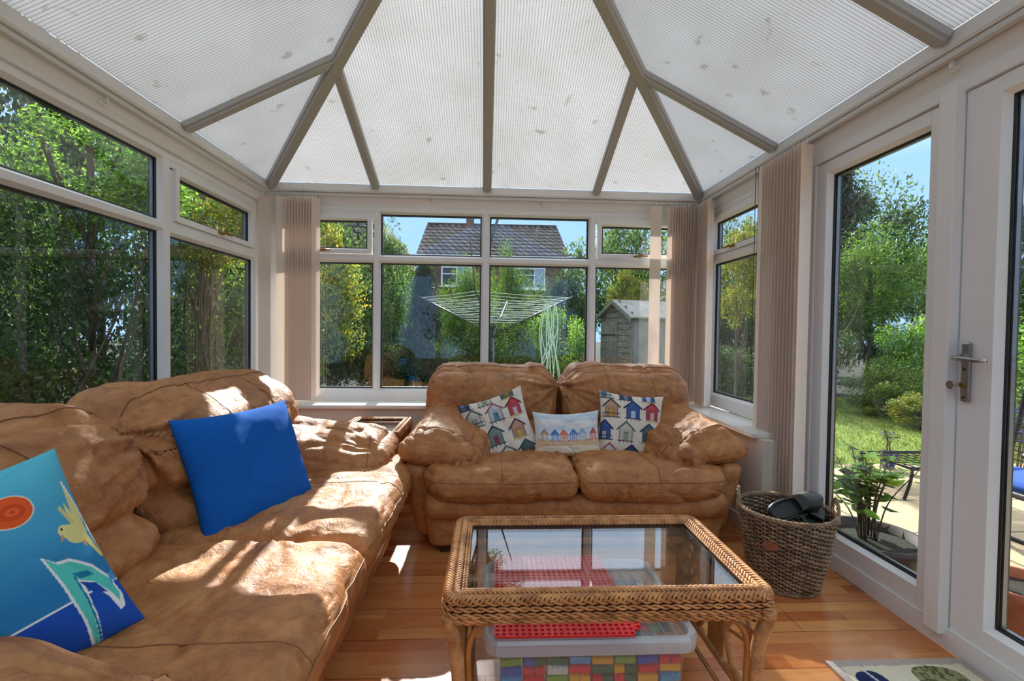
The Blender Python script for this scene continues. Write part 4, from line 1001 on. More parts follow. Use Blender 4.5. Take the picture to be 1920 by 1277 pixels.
def cell(i, j, k, tilt):
    cx = .078+i*.0705; cy = 1.403+j*.0395; z = .006+k*.0285; c = rb.choice(cols)
    rx, ry, rz = (R(rb.uniform(-tilt, tilt)), R(rb.uniform(-tilt, tilt)), R(rb.uniform(-5, 5)))
    if rb.random() < .72: brick_at(c, 4, (cx, cy, z), (rx, ry*.5, rz))
    else:
        brick_at(c, 2, (cx-.0175, cy, z), (rx, ry, rz)); brick_at(rb.choice(cols), 2, (cx+.0175, cy, z), (rx, -ry, -rz))
for k in range(8):
    for j in range(10):
        for i in range(8):
            if k >= 6 or j == 0 or (k == 5 and j < 3): cell(i, j, k, (9 if j == 0 else 4) if k < 7 else 8)

def stud_board(name, label, x0, y0, w, d, z, rot, nx, ny):
    """flat building board seen from its underside: a grid of round hollows"""
    M = MB(); cw, cd = w/nx, d/ny; r = .32*cw; nr = 8; th = .0055
    for i in range(nx):
        for j in range(ny):
            cx = -w/2+(i+.5)*cw; cy = -d/2+(j+.5)*cd; sq = []; o = len(M.v)
            corner = (i in (0, nx-1)) and (j in (0, ny-1))
            for k in range(nr):
                a = 2*math.pi*k/nr; m = max(abs(math.cos(a)), abs(math.sin(a))); f = 1/m
                if corner and abs(math.cos(a)) > .5 and abs(math.sin(a)) > .5 and (math.cos(a) > 0) == (i > 0) and (math.sin(a) > 0) == (j > 0): f *= .55
                sq.append((cx+cw/2*math.cos(a)*f, cy+cd/2*math.sin(a)*f))
            V = [(x, y, th) for x, y in sq]+[(cx+r*math.cos(2*math.pi*k/nr), cy+r*math.sin(2*math.pi*k/nr), th) for k in range(nr)]+[(cx+r*math.cos(2*math.pi*k/nr), cy+r*math.sin(2*math.pi*k/nr), .0006) for k in range(nr)]+[(x, y, 0) for x, y in sq]
            F = []
            for k in range(nr):
                q = (k+1) % nr
                F += [(k, q, nr+q, nr+k), (nr+k, nr+q, 2*nr+q, 2*nr+k)]
            F += [tuple(2*nr+k for k in range(nr)), tuple(3*nr+k for k in range(nr))[::-1]]
            for k in range(nr):
                q = (k+1) % nr; mx = (sq[k][0]+sq[q][0])/2; my = (sq[k][1]+sq[q][1])/2
                if abs(mx) > w/2-.30*cw or abs(my) > d/2-.30*cd: F.append((k, 3*nr+k, 3*nr+q, q))
            M.add(V, F)
    o = obj(name, M, 'red', None, recalc=False); o.location = (x0, y0, z); o.rotation_euler = rot; return tag(o, label, 'toy board')
stud_board('building_board', 'upper red pegboard of the two lying on the tub lid', .240, 1.590, .425, .485, .2885, (0, 0, R(-.6)), 22, 25)
stud_board('building_board', 'lower red board under the other on the tub lid, its corner poking out', .262, 1.602, .41, .46, .2815, (0, 0, R(3.5)), 20, 22)

# ---- door mat
def mat_rug():
    x0, x1, y0, y1, h = 1.235, 1.748, .80, 1.606, .009; nx, ny = 190, 280
    X, Y = np.meshgrid(np.linspace(x0, x1, nx+1), np.linspace(y0, y1, ny+1)); x = X.ravel(); y = Y.ravel()
    nz = vn(np.stack([x*180, y*180, x*0], 1)); p = Paint(x, y, lin((224, 216, 190)))
    p.c *= (.93+.12*nz)[:, None]
    w = .028+.006*vn(np.stack([x*40, y*40, x*0+3], 1)); e = (x < x0+w) | (x > x1-w) | (y > y1-w) | (y < y0+w); p._set(e, (186, 172, 162)); p.c[e] *= (.85+.25*nz[e])[:, None]
    wob = .006*(vn(np.stack([x*60, y*60, x*0], 1))-.5)
    def pebble(cx, cy, rx, ry, col, ang=0, spots=None, stripe=None):
        dx = (x-cx)*math.cos(ang)+(y-cy)*math.sin(ang); dy = -(x-cx)*math.sin(ang)+(y-cy)*math.cos(ang); m = (np.abs(dx/rx)**2.6+np.abs(dy/ry)**2.6) < 1+wob*12
        p._set(m, col); p.c[m] *= (.85+.3*nz[m])[:, None]
        if spots: s = m & (vn(np.stack([x*110, y*90, x*0+7], 1)) > .56); p._set(s, spots)
        if stripe: s = m & (np.abs(dx-rx*.25) < .005); p._set(s, stripe)
    pebble(1.335, 1.505, .052, .046, (40, 48, 88), .2, stripe=(200, 204, 206)); pebble(1.585, 1.508, .088, .060, (146, 146, 104), -.05, spots=(92, 94, 60))
    pebble(1.46, 1.34, .08, .055, (150, 140, 130), .3); pebble(1.32, 1.20, .055, .07, (120, 120, 84), .1, spots=(80, 84, 56)); pebble(1.62, 1.20, .08, .06, (40, 48, 88), -.3, stripe=(200, 204, 206)); pebble(1.46, 1.02, .09, .06, (160, 150, 130), 0)
    M = MB(); n = len(x); z = h+.0012*nz; M.v = np.stack([x, y, z], 1).tolist()
    k = nx+1; M.f = [(j*k+i, j*k+i+1, (j+1)*k+i+1, (j+1)*k+i) for j in range(ny) for i in range(nx)]
    ring = [i for i in range(k)]+[j*k+nx for j in range(1, ny+1)]+[ny*k+i for i in range(nx-1, -1, -1)]+[j*k for j in range(ny-1, 0, -1)]
    o0 = len(M.v)
    for i in ring: v = M.v[i]; M.v.append((v[0], v[1], .0006))
    m = len(ring); M.f += [(ring[a], o0+a, o0+(a+1) % m, ring[(a+1) % m]) for a in range(m)]; M.f.append(tuple(range(o0, o0+m))[::-1])
    o = obj('door_mat', M, 'rug', recalc=False, at_base=True); setcol(o.data, np.vstack([p.c, p.c[ring]])); tag(o, 'cream door mat with pebble pattern and mauve border lying before the garden door', 'mat')
mat_rug()

# ================================================================== THE GARDEN
GZ = -.15
tag(obj('floor_patio', MB().prism([(1.91, -8, GZ-.1), (7.2, -8, GZ-.1), (7.2, 4.62, GZ-.1), (1.91, 4.62, GZ-.1)], (0, 0, .1)), 'patio'), 'pale stone paving of the patio outside the door', kind=S_)
tag(obj('floor_terrace', MB().box(-4, 1.905, -8, YH-.3, GZ-.1, GZ), 'patio'), 'stone paving behind the room', kind=S_)
tag(obj('floor_soil', MB().box(-40, 40, -12, 60, GZ-.5, GZ-.101), 'soil'), 'bare garden soil', kind=S_)
tag(obj('floor_lawn', MB().box(-4.0, 9.0, 4.64, 9.6, GZ-.1, GZ-.01), 'lawn'), 'garden lawn beyond the patio', kind=S_)

def leafmesh(name, C, size, pal, seed, up=.3, aspect=.5, fold=.25, hang=0, outward=None):
    rg = np.random.default_rng(seed); n = len(C)
    d = rg.normal(size=(n, 3)); d[:, 2] -= hang
    if outward is not None: d += outward
    d /= np.linalg.norm(d, axis=1, keepdims=True)
    nn = rg.normal(size=(n, 3)); nn[:, 2] += up*3; s = np.cross(d, nn); s /= np.maximum(np.linalg.norm(s, axis=1, keepdims=True), 1e-6); nn = np.cross(s, d)
    L = size*(.6+.8*rg.random(n))[:, None]; w = L*aspect*.5
    V = np.stack([C, C+d*L*.5+s*w+nn*L*fold*.3, C+d*L-nn*L*.08, C+d*L*.5-s*w+nn*L*fold*.3], 1).reshape(-1, 3)
    me = bpy.data.meshes.new(name); me.vertices.add(4*n); me.vertices.foreach_set('co', V.astype(np.float32).ravel())
    b = np.arange(n)[:, None]*4; F = np.stack([b+0, b+1, b+2, b+0, b+2, b+3], 2).reshape(-1)
    me.loops.add(6*n); me.loops.foreach_set('vertex_index', F.astype(np.int32)); me.polygons.add(2*n)
    me.polygons.foreach_set('loop_start', np.arange(0, 6*n, 3, dtype=np.int32)); me.polygons.foreach_set('loop_total', np.full(2*n, 3, np.int32)); me.update(); me.validate()
    pal = np.array([lin(c)[:3] for c in pal]); k = rg.integers(0, len(pal), n); c = pal[k]*(.7+.6*rg.random(n))[:, None]
    setcol(me, np.repeat(c, 4, 0)); me.materials.append(MT['leaf']); return me
def crown(n, clumps, cr, seed, shell=.55, flat=1, box=False, cone=False):
    rg = np.random.default_rng(seed)
    if box: c = rg.uniform(-1, 1, (clumps, 3))
    else:
        c = rg.normal(size=(clumps, 3)); c /= np.linalg.norm(c, axis=1, keepdims=True); c *= (shell+(1-shell)*rg.random((clumps, 1)))
    if cone: z = rg.random(clumps)**.8*2-1; a = rg.random(clumps)*6.28; r = (1-z)/2*(.5+.5*rg.random(clumps)); c = np.stack([r*np.cos(a), r*np.sin(a), z], 1)
    k = rg.integers(0, clumps, n); q = rg.normal(size=(n, 3)); q /= np.linalg.norm(q, axis=1, keepdims=True); q *= rg.random((n, 1))**.5
    p = c[k]+q*cr*(.6+.8*rg.random((clumps, 1)))[k]*np.array([1, 1, flat]); return p, q
def mk(name, n, clumps, cr, seed, size, pal, **kw):
    ck = {k: kw.pop(k) for k in ('shell', 'flat', 'box', 'cone') if k in kw}; p, q = crown(n, clumps, cr, seed, **ck); return leafmesh(name, p, size, pal, seed+1, outward=q*.8, **kw)
DARK = [(48, 70, 34), (60, 86, 40), (40, 60, 32), (74, 98, 48)]
MIDG = [(78, 110, 46), (98, 130, 54), (66, 96, 44), (112, 138, 62)]
BRT = [(98, 144, 50), (122, 162, 64), (84, 128, 48), (140, 172, 76)]
YEL = [(140, 150, 50), (160, 158, 56), (108, 132, 48), (176, 152, 70), (90, 118, 44)]
crowns = {
 'hedge': mk('foliage_hedge', 22000, 60, .34, 1, .045, DARK+MIDG[:1], box=True),
 'dark': mk('foliage_dark', 16000, 40, .34, 3, .06, DARK, shell=.45),
 'mid': mk('foliage_mid', 16000, 42, .32, 5, .06, MIDG+DARK[:1], shell=.45),
 'bright': mk('foliage_bright', 14000, 36, .32, 7, .065, BRT+MIDG[:1], shell=.5),
 'yellow': mk('foliage_yellow', 14000, 40, .30, 9, .06, YEL+MIDG[:1], shell=.45),
 'feather': mk('foliage_feather', 22000, 46, .34, 12, .085, MIDG+BRT[:2], shell=.4, aspect=.12, up=.1),
 'conifer': mk('foliage_conifer', 24000, 110, .22, 15, .085, [(34, 56, 36), (48, 72, 44), (28, 44, 30), (66, 90, 52)], aspect=.16, hang=.9, flat=.35, cone=True),
}
def unit_branches(seed, n=9):
    rg = random.Random(seed); M = MB()
    M.tube(smooth_path([(0, 0, -1), (rg.uniform(-.05, .05), rg.uniform(-.05, .05), -.5), (rg.uniform(-.1, .1), rg.uniform(-.1, .1), 0), (0, 0, .6)], .15), np.linspace(.06, .02, len(smooth_path([(0, 0, -1), (0, 0, -.5), (0, 0, 0), (0, 0, .6)], .15))) if False else .05, 7)
    for i in range(n):
        a = rg.uniform(0, 6.28); z = rg.uniform(-.7, .3); r = rg.uniform(.5, .9)
        M.tube([(0, 0, z), (r*.5*math.cos(a), r*.5*math.sin(a), z+.25), (r*math.cos(a+.3), r*math.sin(a+.3), z+.55)], [.03, .02, .008], 5)
    return M
_br = obj('branches', unit_branches(3), 'bark', smooth=True); branch_me = _br.data; bpy.data.objects.remove(_br)
rgp = random.Random(21)
def plant(kind, x, y, rx, ry, h, label, name='shrub', cat='shrub', z0=None, group=None):
    """crown from just above the ground to height h, with its branches inside it"""
    z0 = .0 if z0 is None else z0; t = thing(name, label, cat, (x, y, GZ-.1), group=group)
    rz = (h-z0)/2; cz = z0+rz+.1
    f = bpy.data.objects.new('foliage', crowns[kind]); COL.objects.link(f); f.parent = t; f.location = (0, 0, cz); f.scale = (rx, ry, rz); f.rotation_euler = (0, 0, rgp.uniform(0, 6.28) if kind != 'hedge' else rgp.choice([0, math.pi]))
    b = bpy.data.objects.new('branches', branch_me); COL.objects.link(b); b.parent = t; b.scale = (rx*.8, ry*.8, (cz+rz*.4)/1.6); b.location = (0, 0, (cz+rz*.4)/1.6); b.rotation_euler = (0, 0, rgp.uniform(0, 6.28))
    return t

# left boundary
plant('hedge', -3.5, 1.6, .75, .80, 2.5, 'dense dark shrub close outside the left window, nearest the camera', z0=-.05)
plant('hedge', -3.35, 2.95, .72, .80, 2.15, 'dense dark shrub outside the left window, seen above the long sofa')
plant('hedge', -3.5, 4.35, .80, .80, 2.3, 'dense dark shrub outside the left window near its middle mullion')
plant('mid', -3.1, 5.7, .95, .95, 2.7, 'leafy green shrub seen through the small left window bay')
plant('dark', -6.1, 2.3, 1.35, 1.3, 6.4, 'tall dark tree behind the left shrubs, nearest the camera', 'garden_tree', 'tree', z0=-.05)
plant('dark', -6.1, 6.0, 1.35, 1.35, 6.0, 'tall dark tree beyond the left shrubs, further down the garden', 'garden_tree', 'tree', z0=-.05)
plant('mid', -9.8, 4.1, 1.2, 2.0, 4.2, 'long green hedge far behind the left shrubs', 'hedge', 'hedge', z0=-.05)
plant('feather', -4.3, .45, .75, .75, 3.9, 'feathery bright tree top at the far left edge of the window', 'garden_tree', 'tree', z0=1.9)
plant('bright', -2.75, 3.35, .42, .55, 2.85, 'bright leafy bough hanging in the upper left window', 'climbing_plant', 'plant', z0=1.95)
plant('yellow', -2.75, 4.6, .5, .8, 2.9, 'sunlit yellow green bough in the small left top window', 'climbing_plant', 'plant', z0=1.9)
plant('dark', -5.6, 10.1, 1.4, 1.2, 4.8, 'dark tree in the far left corner of the garden', 'garden_tree', 'tree', z0=.2)
plant('mid', -9.6, -1.2, 1.2, 1.9, 4.2, 'green hedge behind the left shrubs, nearest the camera', 'hedge', 'hedge')
plant('mid', -10.0, 9.6, 1.2, 1.9, 4.4, 'green hedge behind the left shrubs, beyond the dark tree', 'hedge', 'hedge')
for i_, x_ in enumerate((-3.6, 0.0, 3.6)): plant('dark', x_, -7.2, 2.0, 1.0, 4.2, 'dark hedge added behind the camera to dull the pane reflections, %s' % ('towards the left', 'in the middle', 'towards the right')[i_], 'hedge', 'hedge')  # unseen hedges added to block low sky glare on the back panes
for y_, w_ in ((-4.2, 'furthest behind the camera'), (-.4, 'level with the camera'), (3.0, 'level with the garden chair')): plant('mid', 11.2, y_, 1.2, 1.6, 2.9, 'green hedge far across the patio, %s' % w_, 'hedge', 'hedge')
# behind the back window
plant('yellow', -2.75, 7.3, .95, .8, 3.1, 'yellow green tree seen through the left bay of the back window', 'garden_tree', 'tree', z0=.7)
plant('dark', -3.0, 8.9, 1.2, .8, 2.6, 'dark low shrub below the yellow green tree')
plant('mid', -3.2, 13.6, 1.5, 1.2, 4.3, 'tall green tree in front of the half hidden left house', 'garden_tree', 'tree', z0=1.0)
plant('conifer', -1.35, 9.6, .75, .7, 2.7, 'dark upright conifer behind the left arm of the clothes dryer', 'conifer', 'tree', z0=-.1)
plant('feather', -.62, 11.6, .8, .6, 3.05, 'light green feathery conifer in front of the brick house', 'conifer', 'tree', z0=0)
plant('feather', .5, 13.2, .6, .55, 3.7, 'tall pale feathery conifer at the middle mullion', 'conifer', 'tree', z0=0)
plant('mid', -2.35, 11.2, .9, .7, 2.75, 'green shrub at the back left of the garden')
plant('mid', .0, 10.6, 1.1, .45, 1.75, 'low green shrub below the clothes dryer')
plant('bright', 1.7, 10.9, .9, .6, 2.05, 'bright green bush between the clothes dryer and the shed')
plant('mid', .75, 9.9, .5, .42, 1.25, 'mid green bush right of the dryer pole')
plant('dark', 2.4, 14.0, .9, .7, 3.3, 'dark tall shrub beside the right end of the brick house')
plant('mid', 4.5, 16.0, 2.1, 1.4, 5.9, 'large green tree behind the garden shed', 'garden_tree', 'tree', z0=.6)
plant('yellow', 4.0, 13.0, 1.0, .8, 3.3, 'yellow leaved shrub rising behind the shed roof', z0=.1)
plant('mid', -5.3, 15.0, 1.6, 1.1, 6.1, 'green tree filling the small top light at the back left', 'garden_tree', 'tree', z0=1)
plant('dark', -2.0, 9.3, .75, .5, 1.05, 'low dark bush left of the clothes dryer, nearer the corner')
plant('dark', -.9, 9.55, .6, .4, .95, 'low dark bush just left of the dryer pole')
plant('mid', 1.35, 13.3, .75, .5, 2.75, 'green bush below the bedroom window of the brick house')
plant('dark', 14.5, 11.2, 2.6, 1.0, 2.9, 'long dark hedge behind the garden on the right', 'hedge', 'hedge')
plant('dark', 8.3, 20.2, 2.9, .9, 3.9, 'dark hedge behind the lawn, left of the spreading conifer', 'hedge', 'hedge')
plant('mid', 10.3, 9.9, .9, .7, 2.6, 'green bush between the laurel and the far right trees')
# right side
plant('mid', -.14, 10.4, 1.08, .9, 6.5, 'tall slender tree behind the clothes dryer, its unseen crown added to shade the small sofa', 'garden_tree', 'tree', z0=5.15)  # crown out of view, shaped to keep sun off the small sofa and table
plant('mid', 6.6, 13.2, 1.6, 1.1, 5.0, 'green tree seen through the right window beside the blind', 'garden_tree', 'tree', z0=.2)
plant('dark', 4.0, 7.9, .8, .6, 1.15, 'low dark shrub seen at the foot of the right window')
plant('yellow', 3.55, 6.5, .45, .4, 2.95, 'drooping yellow green bough seen in the right window', 'climbing_plant', 'plant', z0=1.5)
plant('dark', 5.6, 10.2, 1.2, .7, 2.3, 'deep dark shrub at the back of the lawn, left side')
plant('dark', 7.9, 11.6, 1.2, .8, 2.6, 'deep dark shrub at the back of the lawn, behind the laurel')
plant('conifer', 11.6, 15.6, 2.5, 1.9, 7.8, 'tall dark spreading conifer above the garden', 'conifer', 'tree', z0=.8)
plant('mid', 16.3, 18.5, 2.6, 2.2, 8.0, 'distant grey green tree right of the conifer', 'garden_tree', 'tree', z0=2)
plant('feather', 8.9, 10.5, 1.3, 1.0, 3.7, 'light green feathery tree in the middle of the door glass', 'garden_tree', 'tree', z0=1.1)
plant('mid', 6.5, 8.9, .7, .6, 1.9, 'twiggy green shrub beside the feathery tree', z0=.2)
plant('bright', 8.0, 8.4, .8, .7, 1.85, 'bright glossy laurel bush seen in the door glass')
plant('mid', 6.6, 7.4, .65, .6, .85, 'low leafy bush at the edge of the lawn')
plant('yellow', 6.2, 6.35, .5, .45, .50, 'small yellow green shrub spreading over the lawn edge')
plant('bright', 5.3, 8.6, .35, .3, .15, 'clump of pale leaves at the back edge of the lawn', 'ground_cover', 'plant')
plant('bright', 7.4, 5.6, .9, .9, 1.9, 'sunny green bush seen in the near door glass')
plant('mid', 6.2, 4.75, .75, .7, .95, 'small leaved bush low in the near door glass')
plant('conifer', 18.0, 14.0, 2.2, 1.8, 6.2, 'dark pine far off against the sky in the near door glass', 'conifer', 'tree', z0=2.2)
plant('dark', 11.6, 8.8, 1.4, 1.2, 3.1, 'dark tree behind the sunny bush on the far right', 'garden_tree', 'tree', z0=.2)

# bare twigs in front of the left hedge and trunks behind the small bay
def twig_plant(label, x, y, h, n, spread, seed, name='bare_stems'):
    rg = random.Random(seed); t = thing(name, label, 'plant', (x, y, GZ))
    for i in range(n):
        a = rg.uniform(0, 6.28); r = spread*rg.uniform(.4, 1); P = [(x+.05*math.cos(a), y+.05*math.sin(a), GZ-.02)]
        for k in range(1, 7): f = k/6; P.append((x+r*f*math.cos(a)+rg.uniform(-.05, .05), y+r*f*math.sin(a)+rg.uniform(-.05, .05), GZ+h*f*rg.uniform(.9, 1.05)))
        sp = smooth_path(P, .06); obj('stem', MB().tube(sp, np.linspace(.018, .005, len(sp)), 6), 'bark', t, smooth=True)
twig_plant('pale bare stems rising outside the small left window bay', -2.75, 4.45, 1.9, 9, .45, 4)
twig_plant('grey bare twigs tangled in front of the dark left shrubs', -2.62, 2.75, 1.7, 10, .75, 9)
twig_plant('pale bare twigs among the shrubs behind the lawn', 5.7, 7.9, 2.0, 10, .9, 14)

# grass blades
def blades():
    rg = np.random.default_rng(3); n = 42000; x = rg.uniform(-3.9, 8.9, n); y = 4.66+(rg.random(n)**1.3)*4.6; C = np.stack([x, y, np.full(n, GZ-.012)], 1)
    me = leafmesh('grass', C, .045, [(110, 134, 50), (134, 152, 66), (92, 118, 44), (150, 158, 80)], 5, aspect=.14, outward=np.array([0, 0, 2.2])); me.materials.clear(); me.materials.append(MT['grass'])
    o = bpy.data.objects.new('lawn_grass', me); COL.objects.link(o); tag(o, 'short sunlit grass growing on the lawn', 'grass', kind='stuff')
blades()

# ---- brick house across the gardens
def house():
    t = thing('brick_house', 'brick house with a brown tiled roof beyond the garden', 'house', (0, 27, GZ))
    obj('wall', MB().box(-3.4, 3.85, 24, 31, GZ-.1, 4.98), 'brick', t)
    M = MB(); M.add([(-3.75, 23.7, 4.95), (4.05, 23.7, 4.95), (3.95, 27.5, 7.30), (-3.72, 27.5, 7.30), (-3.75, 31.3, 4.95), (4.05, 31.3, 4.95), (-3.75, 23.7, 4.85), (4.05, 23.7, 4.85), (-3.75, 31.3, 4.85), (4.05, 31.3, 4.85)],
                    [(0, 1, 2, 3), (3, 2, 5, 4), (0, 3, 4, 8, 6), (1, 7, 9, 5, 2), (6, 7, 1, 0), (4, 5, 9, 8), (6, 8, 9, 7)])
    obj('roof', M, 'tile', t)
    M = MB()
    M.tube([(-3.68, 27.5, 7.34), (3.90, 27.5, 7.34)], .10, 8); obj('ridge_tiles', M, 'tile', t)
    obj('gutter', MB().tube([(-3.75, 23.66, 4.9), (4.05, 23.66, 4.9)], .06, 8), 'house', t)
    ch = obj('chimney', MB().box(-1.42, -.98, 27.2, 27.8, 6.9, 8.1), 'brick', t); obj('chimney_pot', MB().lathe([(.12, 0), (.1, .3), (.0001, .3)], (-1.2, 27.5, 8.1), 10), 'terra', ch)
    obj('vent_pipe', MB().tube([(2.6, 26.2, 6.3), (2.6, 26.2, 6.95)], .07, 8), 'felt', t)
    def win(x0, x1, z0, z1, split):
        f = MB(); 
        for a, b, c, d in ((x0, x1, z0, z0+.08), (x0, x1, z1-.08, z1), (x0, x0+.08, z0+.08, z1-.08), (x1-.08, x1, z0+.08, z1-.08), (x0+(x1-x0)*split-.04, x0+(x1-x0)*split+.04, z0+.08, z1-.08), (x0+.08, x0+(x1-x0)*split-.04, z1-.42, z1-.36)): f.box(a, b, 23.9, 24.0, c, d)
        w = obj('window', f, 'pvc', t); obj('pane', MB().box(x0+.08, x1-.08, 23.95, 23.97, z0+.08, z1-.08), 'dark', w)
        cs = x0+(x1-x0)*split+.06; obj('curtain', MB().box(cs, x1-.1, 23.93, 23.945, z0+.08, z1-.08), 'curtain', w); obj('sill', MB().box(x0-.06, x1+.06, 23.84, 23.9, z0-.06, z0), 'pvc', w)
    win(1.22, 2.85, 3.32, 4.42, .66); win(-2.5, -.9, 3.4, 4.42, .5);
house()
def house2():
    t = thing('gabled_house', 'neighbouring house half hidden by trees left of the brick house', 'house', (-9, 25, GZ))
    obj('wall', MB().box(-12, -4.9, 22, 30, GZ-.1, 4.6), 'brick', t)
    M = MB(); M.prism([(-12.3, 21.7, 4.5), (-4.4, 21.7, 4.5), (-5.3, 21.7, 6.35), (-12.3, 21.7, 6.35)], (0, 8, 0)); obj('roof', M, 'tile', t)
    obj('verge_board', MB().tube([(-4.38, 21.68, 4.45), (-5.28, 21.68, 6.4)], .06, 6), 'house', t)
house2()
# ---- shed
def shed():
    t = thing('garden_shed', 'weathered grey wooden shed with a felt roof at the right of the garden', 'shed', (0, 0, 0), local=True)
    w, dp, h, pk = 1.17, 2.1, 1.82, 2.16                            # gable front along x, depth along y
    obj('wall', MB().prism([(0, 0, 0), (w, 0, 0), (w, 0, h), (w/2, 0, pk), (0, 0, h)], (0, dp, 0)), 'shed', t)
    M = MB()
    for i in range(16):
        z = .02+i*.135
        lo = w*.57; hi = w if z < h-.1 else w/2+(pk-z)/(pk-h)*w/2-.05
        if z < 1.72: M.prism([(lo, -.004, z), (w, -.004, z), (w, -.026, z+.006), (lo, -.026, z+.006)], (0, .008, .125))
        elif z < pk-.1: M.prism([(w-hi, -.004, z), (hi, -.004, z), (hi, -.024, z+.006), (w-hi, -.024, z+.006)], (0, .008, .12))
    obj('weatherboards', M, 'shed', t)
    M = MB()
    for i in range(6): M.box(.03+i*.105, .131+i*.105, -.04, -.012, .04, 1.70-.002*i)
    d = obj('door', M, 'shed', t); M = MB()
    for z in (.35, 1.35): M.box(.03, .60, -.047, -.0405, z, z+.04)
    obj('hinge', M, 'hinge', d)
    obj('corner_board', MB().box(w-.04, w+.012, -.035, .04, 0, h-.01), 'shed', t); obj('corner_board', MB().box(-.012, .028, -.035, .04, 0, h-.01), 'shed', t)
    for s in (-1, 1):
        ex = -.12 if s < 0 else w+.12; ez = h-.07
        obj('roof_slope', MB().prism([(ex, -.14, ez), (w/2, -.14, pk+.004), (w/2, -.14, pk+.036), (ex, -.14, ez+.032)], (0, dp+.26, 0)), 'felt', t)
        obj('barge_board', MB().prism([(ex, -.16, ez-.07), (w/2, -.16, pk-.06), (w/2, -.16, pk+.03), (ex, -.16, ez+.025)], (0, .019, 0)), 'shed', t)
    obj('side_panel', MB().box(w, w+.014, .04, dp, .05, h-.03), 'felt', t)
    t.location = (2.75, 11.2, GZ-.11); t.rotation_euler = (0, 0, math.atan2(-1.1, .40))
shed()
# ---- rotary clothes dryer
def dryer():
    c = Vector((.075, 8.5)); t = thing('rotary_dryer', 'open rotary clothes dryer standing on its pole in the garden', 'clothes dryer', (c.x, c.y, GZ))
    obj('pole', MB().tube([(c.x, c.y, GZ), (c.x, c.y, 1.15)], .024, 10), 'alu', t, smooth=True); obj('upper_pole', MB().tube([(c.x, c.y, 1.15), (c.x, c.y, 1.45)], .018, 10), 'alu', t, smooth=True)
    obj('hub', MB().lathe([(.045, -.04), (.055, 0), (.045, .06), (.0001, .06)], (c.x, c.y, 1.12), 12), 'alu', t)
    tips = []
    for a in (-12, 78, 168, 258):
        d = Vector((math.cos(R(a)), math.sin(R(a)))); tip = Vector((c.x+d.x*1.42, c.y+d.y*1.42, 1.80)); tips.append((Vector((c.x, c.y, 1.12)), tip))
        obj('arm', MB().tube([(c.x, c.y, 1.12), tip], .014, 8), 'alu', t, smooth=True)
        obj('stay', MB().tube([(c.x, c.y, 1.43), Vector((c.x, c.y, 1.12)).lerp(tip, .42)], .008, 6), 'alu', t, smooth=True)
    M = MB()
    for k in range(11):
        f = .32+.66*k/10
        pts = [h.lerp(tp, f) for h, tp in tips]
        for i in range(4): a, b = pts[i], pts[(i+1) % 4]; m = (a+b)/2; m.z -= .012; M.tube([a, m, b], .0042, 4)
    obj('lines', M, 'line', t)
dryer()
# ---- tall wire supports in the border
def canes():
    rg = random.Random(2); t = thing('plant_support', 'pale green wire hoops of a plant support in front of the shed', 'plant support', (.76, 6, GZ))
    for i in range(6):
        b = .76+rg.uniform(-.20, .20); e = .74+rg.uniform(-.06, .10); P = [(b, 6+rg.uniform(-.1, .1), GZ-.02), (b+rg.uniform(-.03, .03), 6, .5), (e-.05*(i % 2), 6.02, 1.15), (e+.02, 6.02, 1.5+.05*rg.random()), (e+.06, 6.02, 1.2), (b+.10*(1 if i % 2 else -1), 6, .5), (b+rg.uniform(-.12, .12), 6, GZ-.02)]
        obj('hoop', MB().tube(smooth_path(P, .05), .0065, 6), 'wire', t, smooth=True)
canes()

# ---- pots outside the door
def bowlpot(name, label, x, y, r, h, m, cat='plant pot'):
    t = thing(name, label, cat, (x, y, GZ))
    obj('pot_body', MB().lathe([(.0005, 0), (r*.62, 0), (r*.80, h*.35), (r*.93, h*.8), (r*1.03, h*.86), (r*1.05, h), (r*.96, h), (r*.92, h*.84), (r*.6, h*.7), (.0005, h*.7)], (x, y, GZ), 40), m, t, smooth=True)
    obj('soil', MB().lathe([(.0005, h*.86), (r*.90, h*.84), (r*.90, h*.72), (.0005, h*.72)], (x, y, GZ), 28), 'soil', t)
    return t
def leafpoly(P, d, s, L, w):
    """one broad pointed leaf, cupped"""
    n = d.cross(s); return [P, P+d*L*.25+s*w*.42+n*L*.03, P+d*L*.6+s*w*.46+n*L*.03, P+d*L-n*L*.12, P+d*L*.6-s*w*.46+n*L*.03, P+d*L*.25-s*w*.42+n*L*.03, P+d*L*.45-n*L*.02], [(0, 1, 6), (1, 2, 6), (2, 3, 6), (3, 4, 6), (4, 5, 6), (5, 0, 6)]
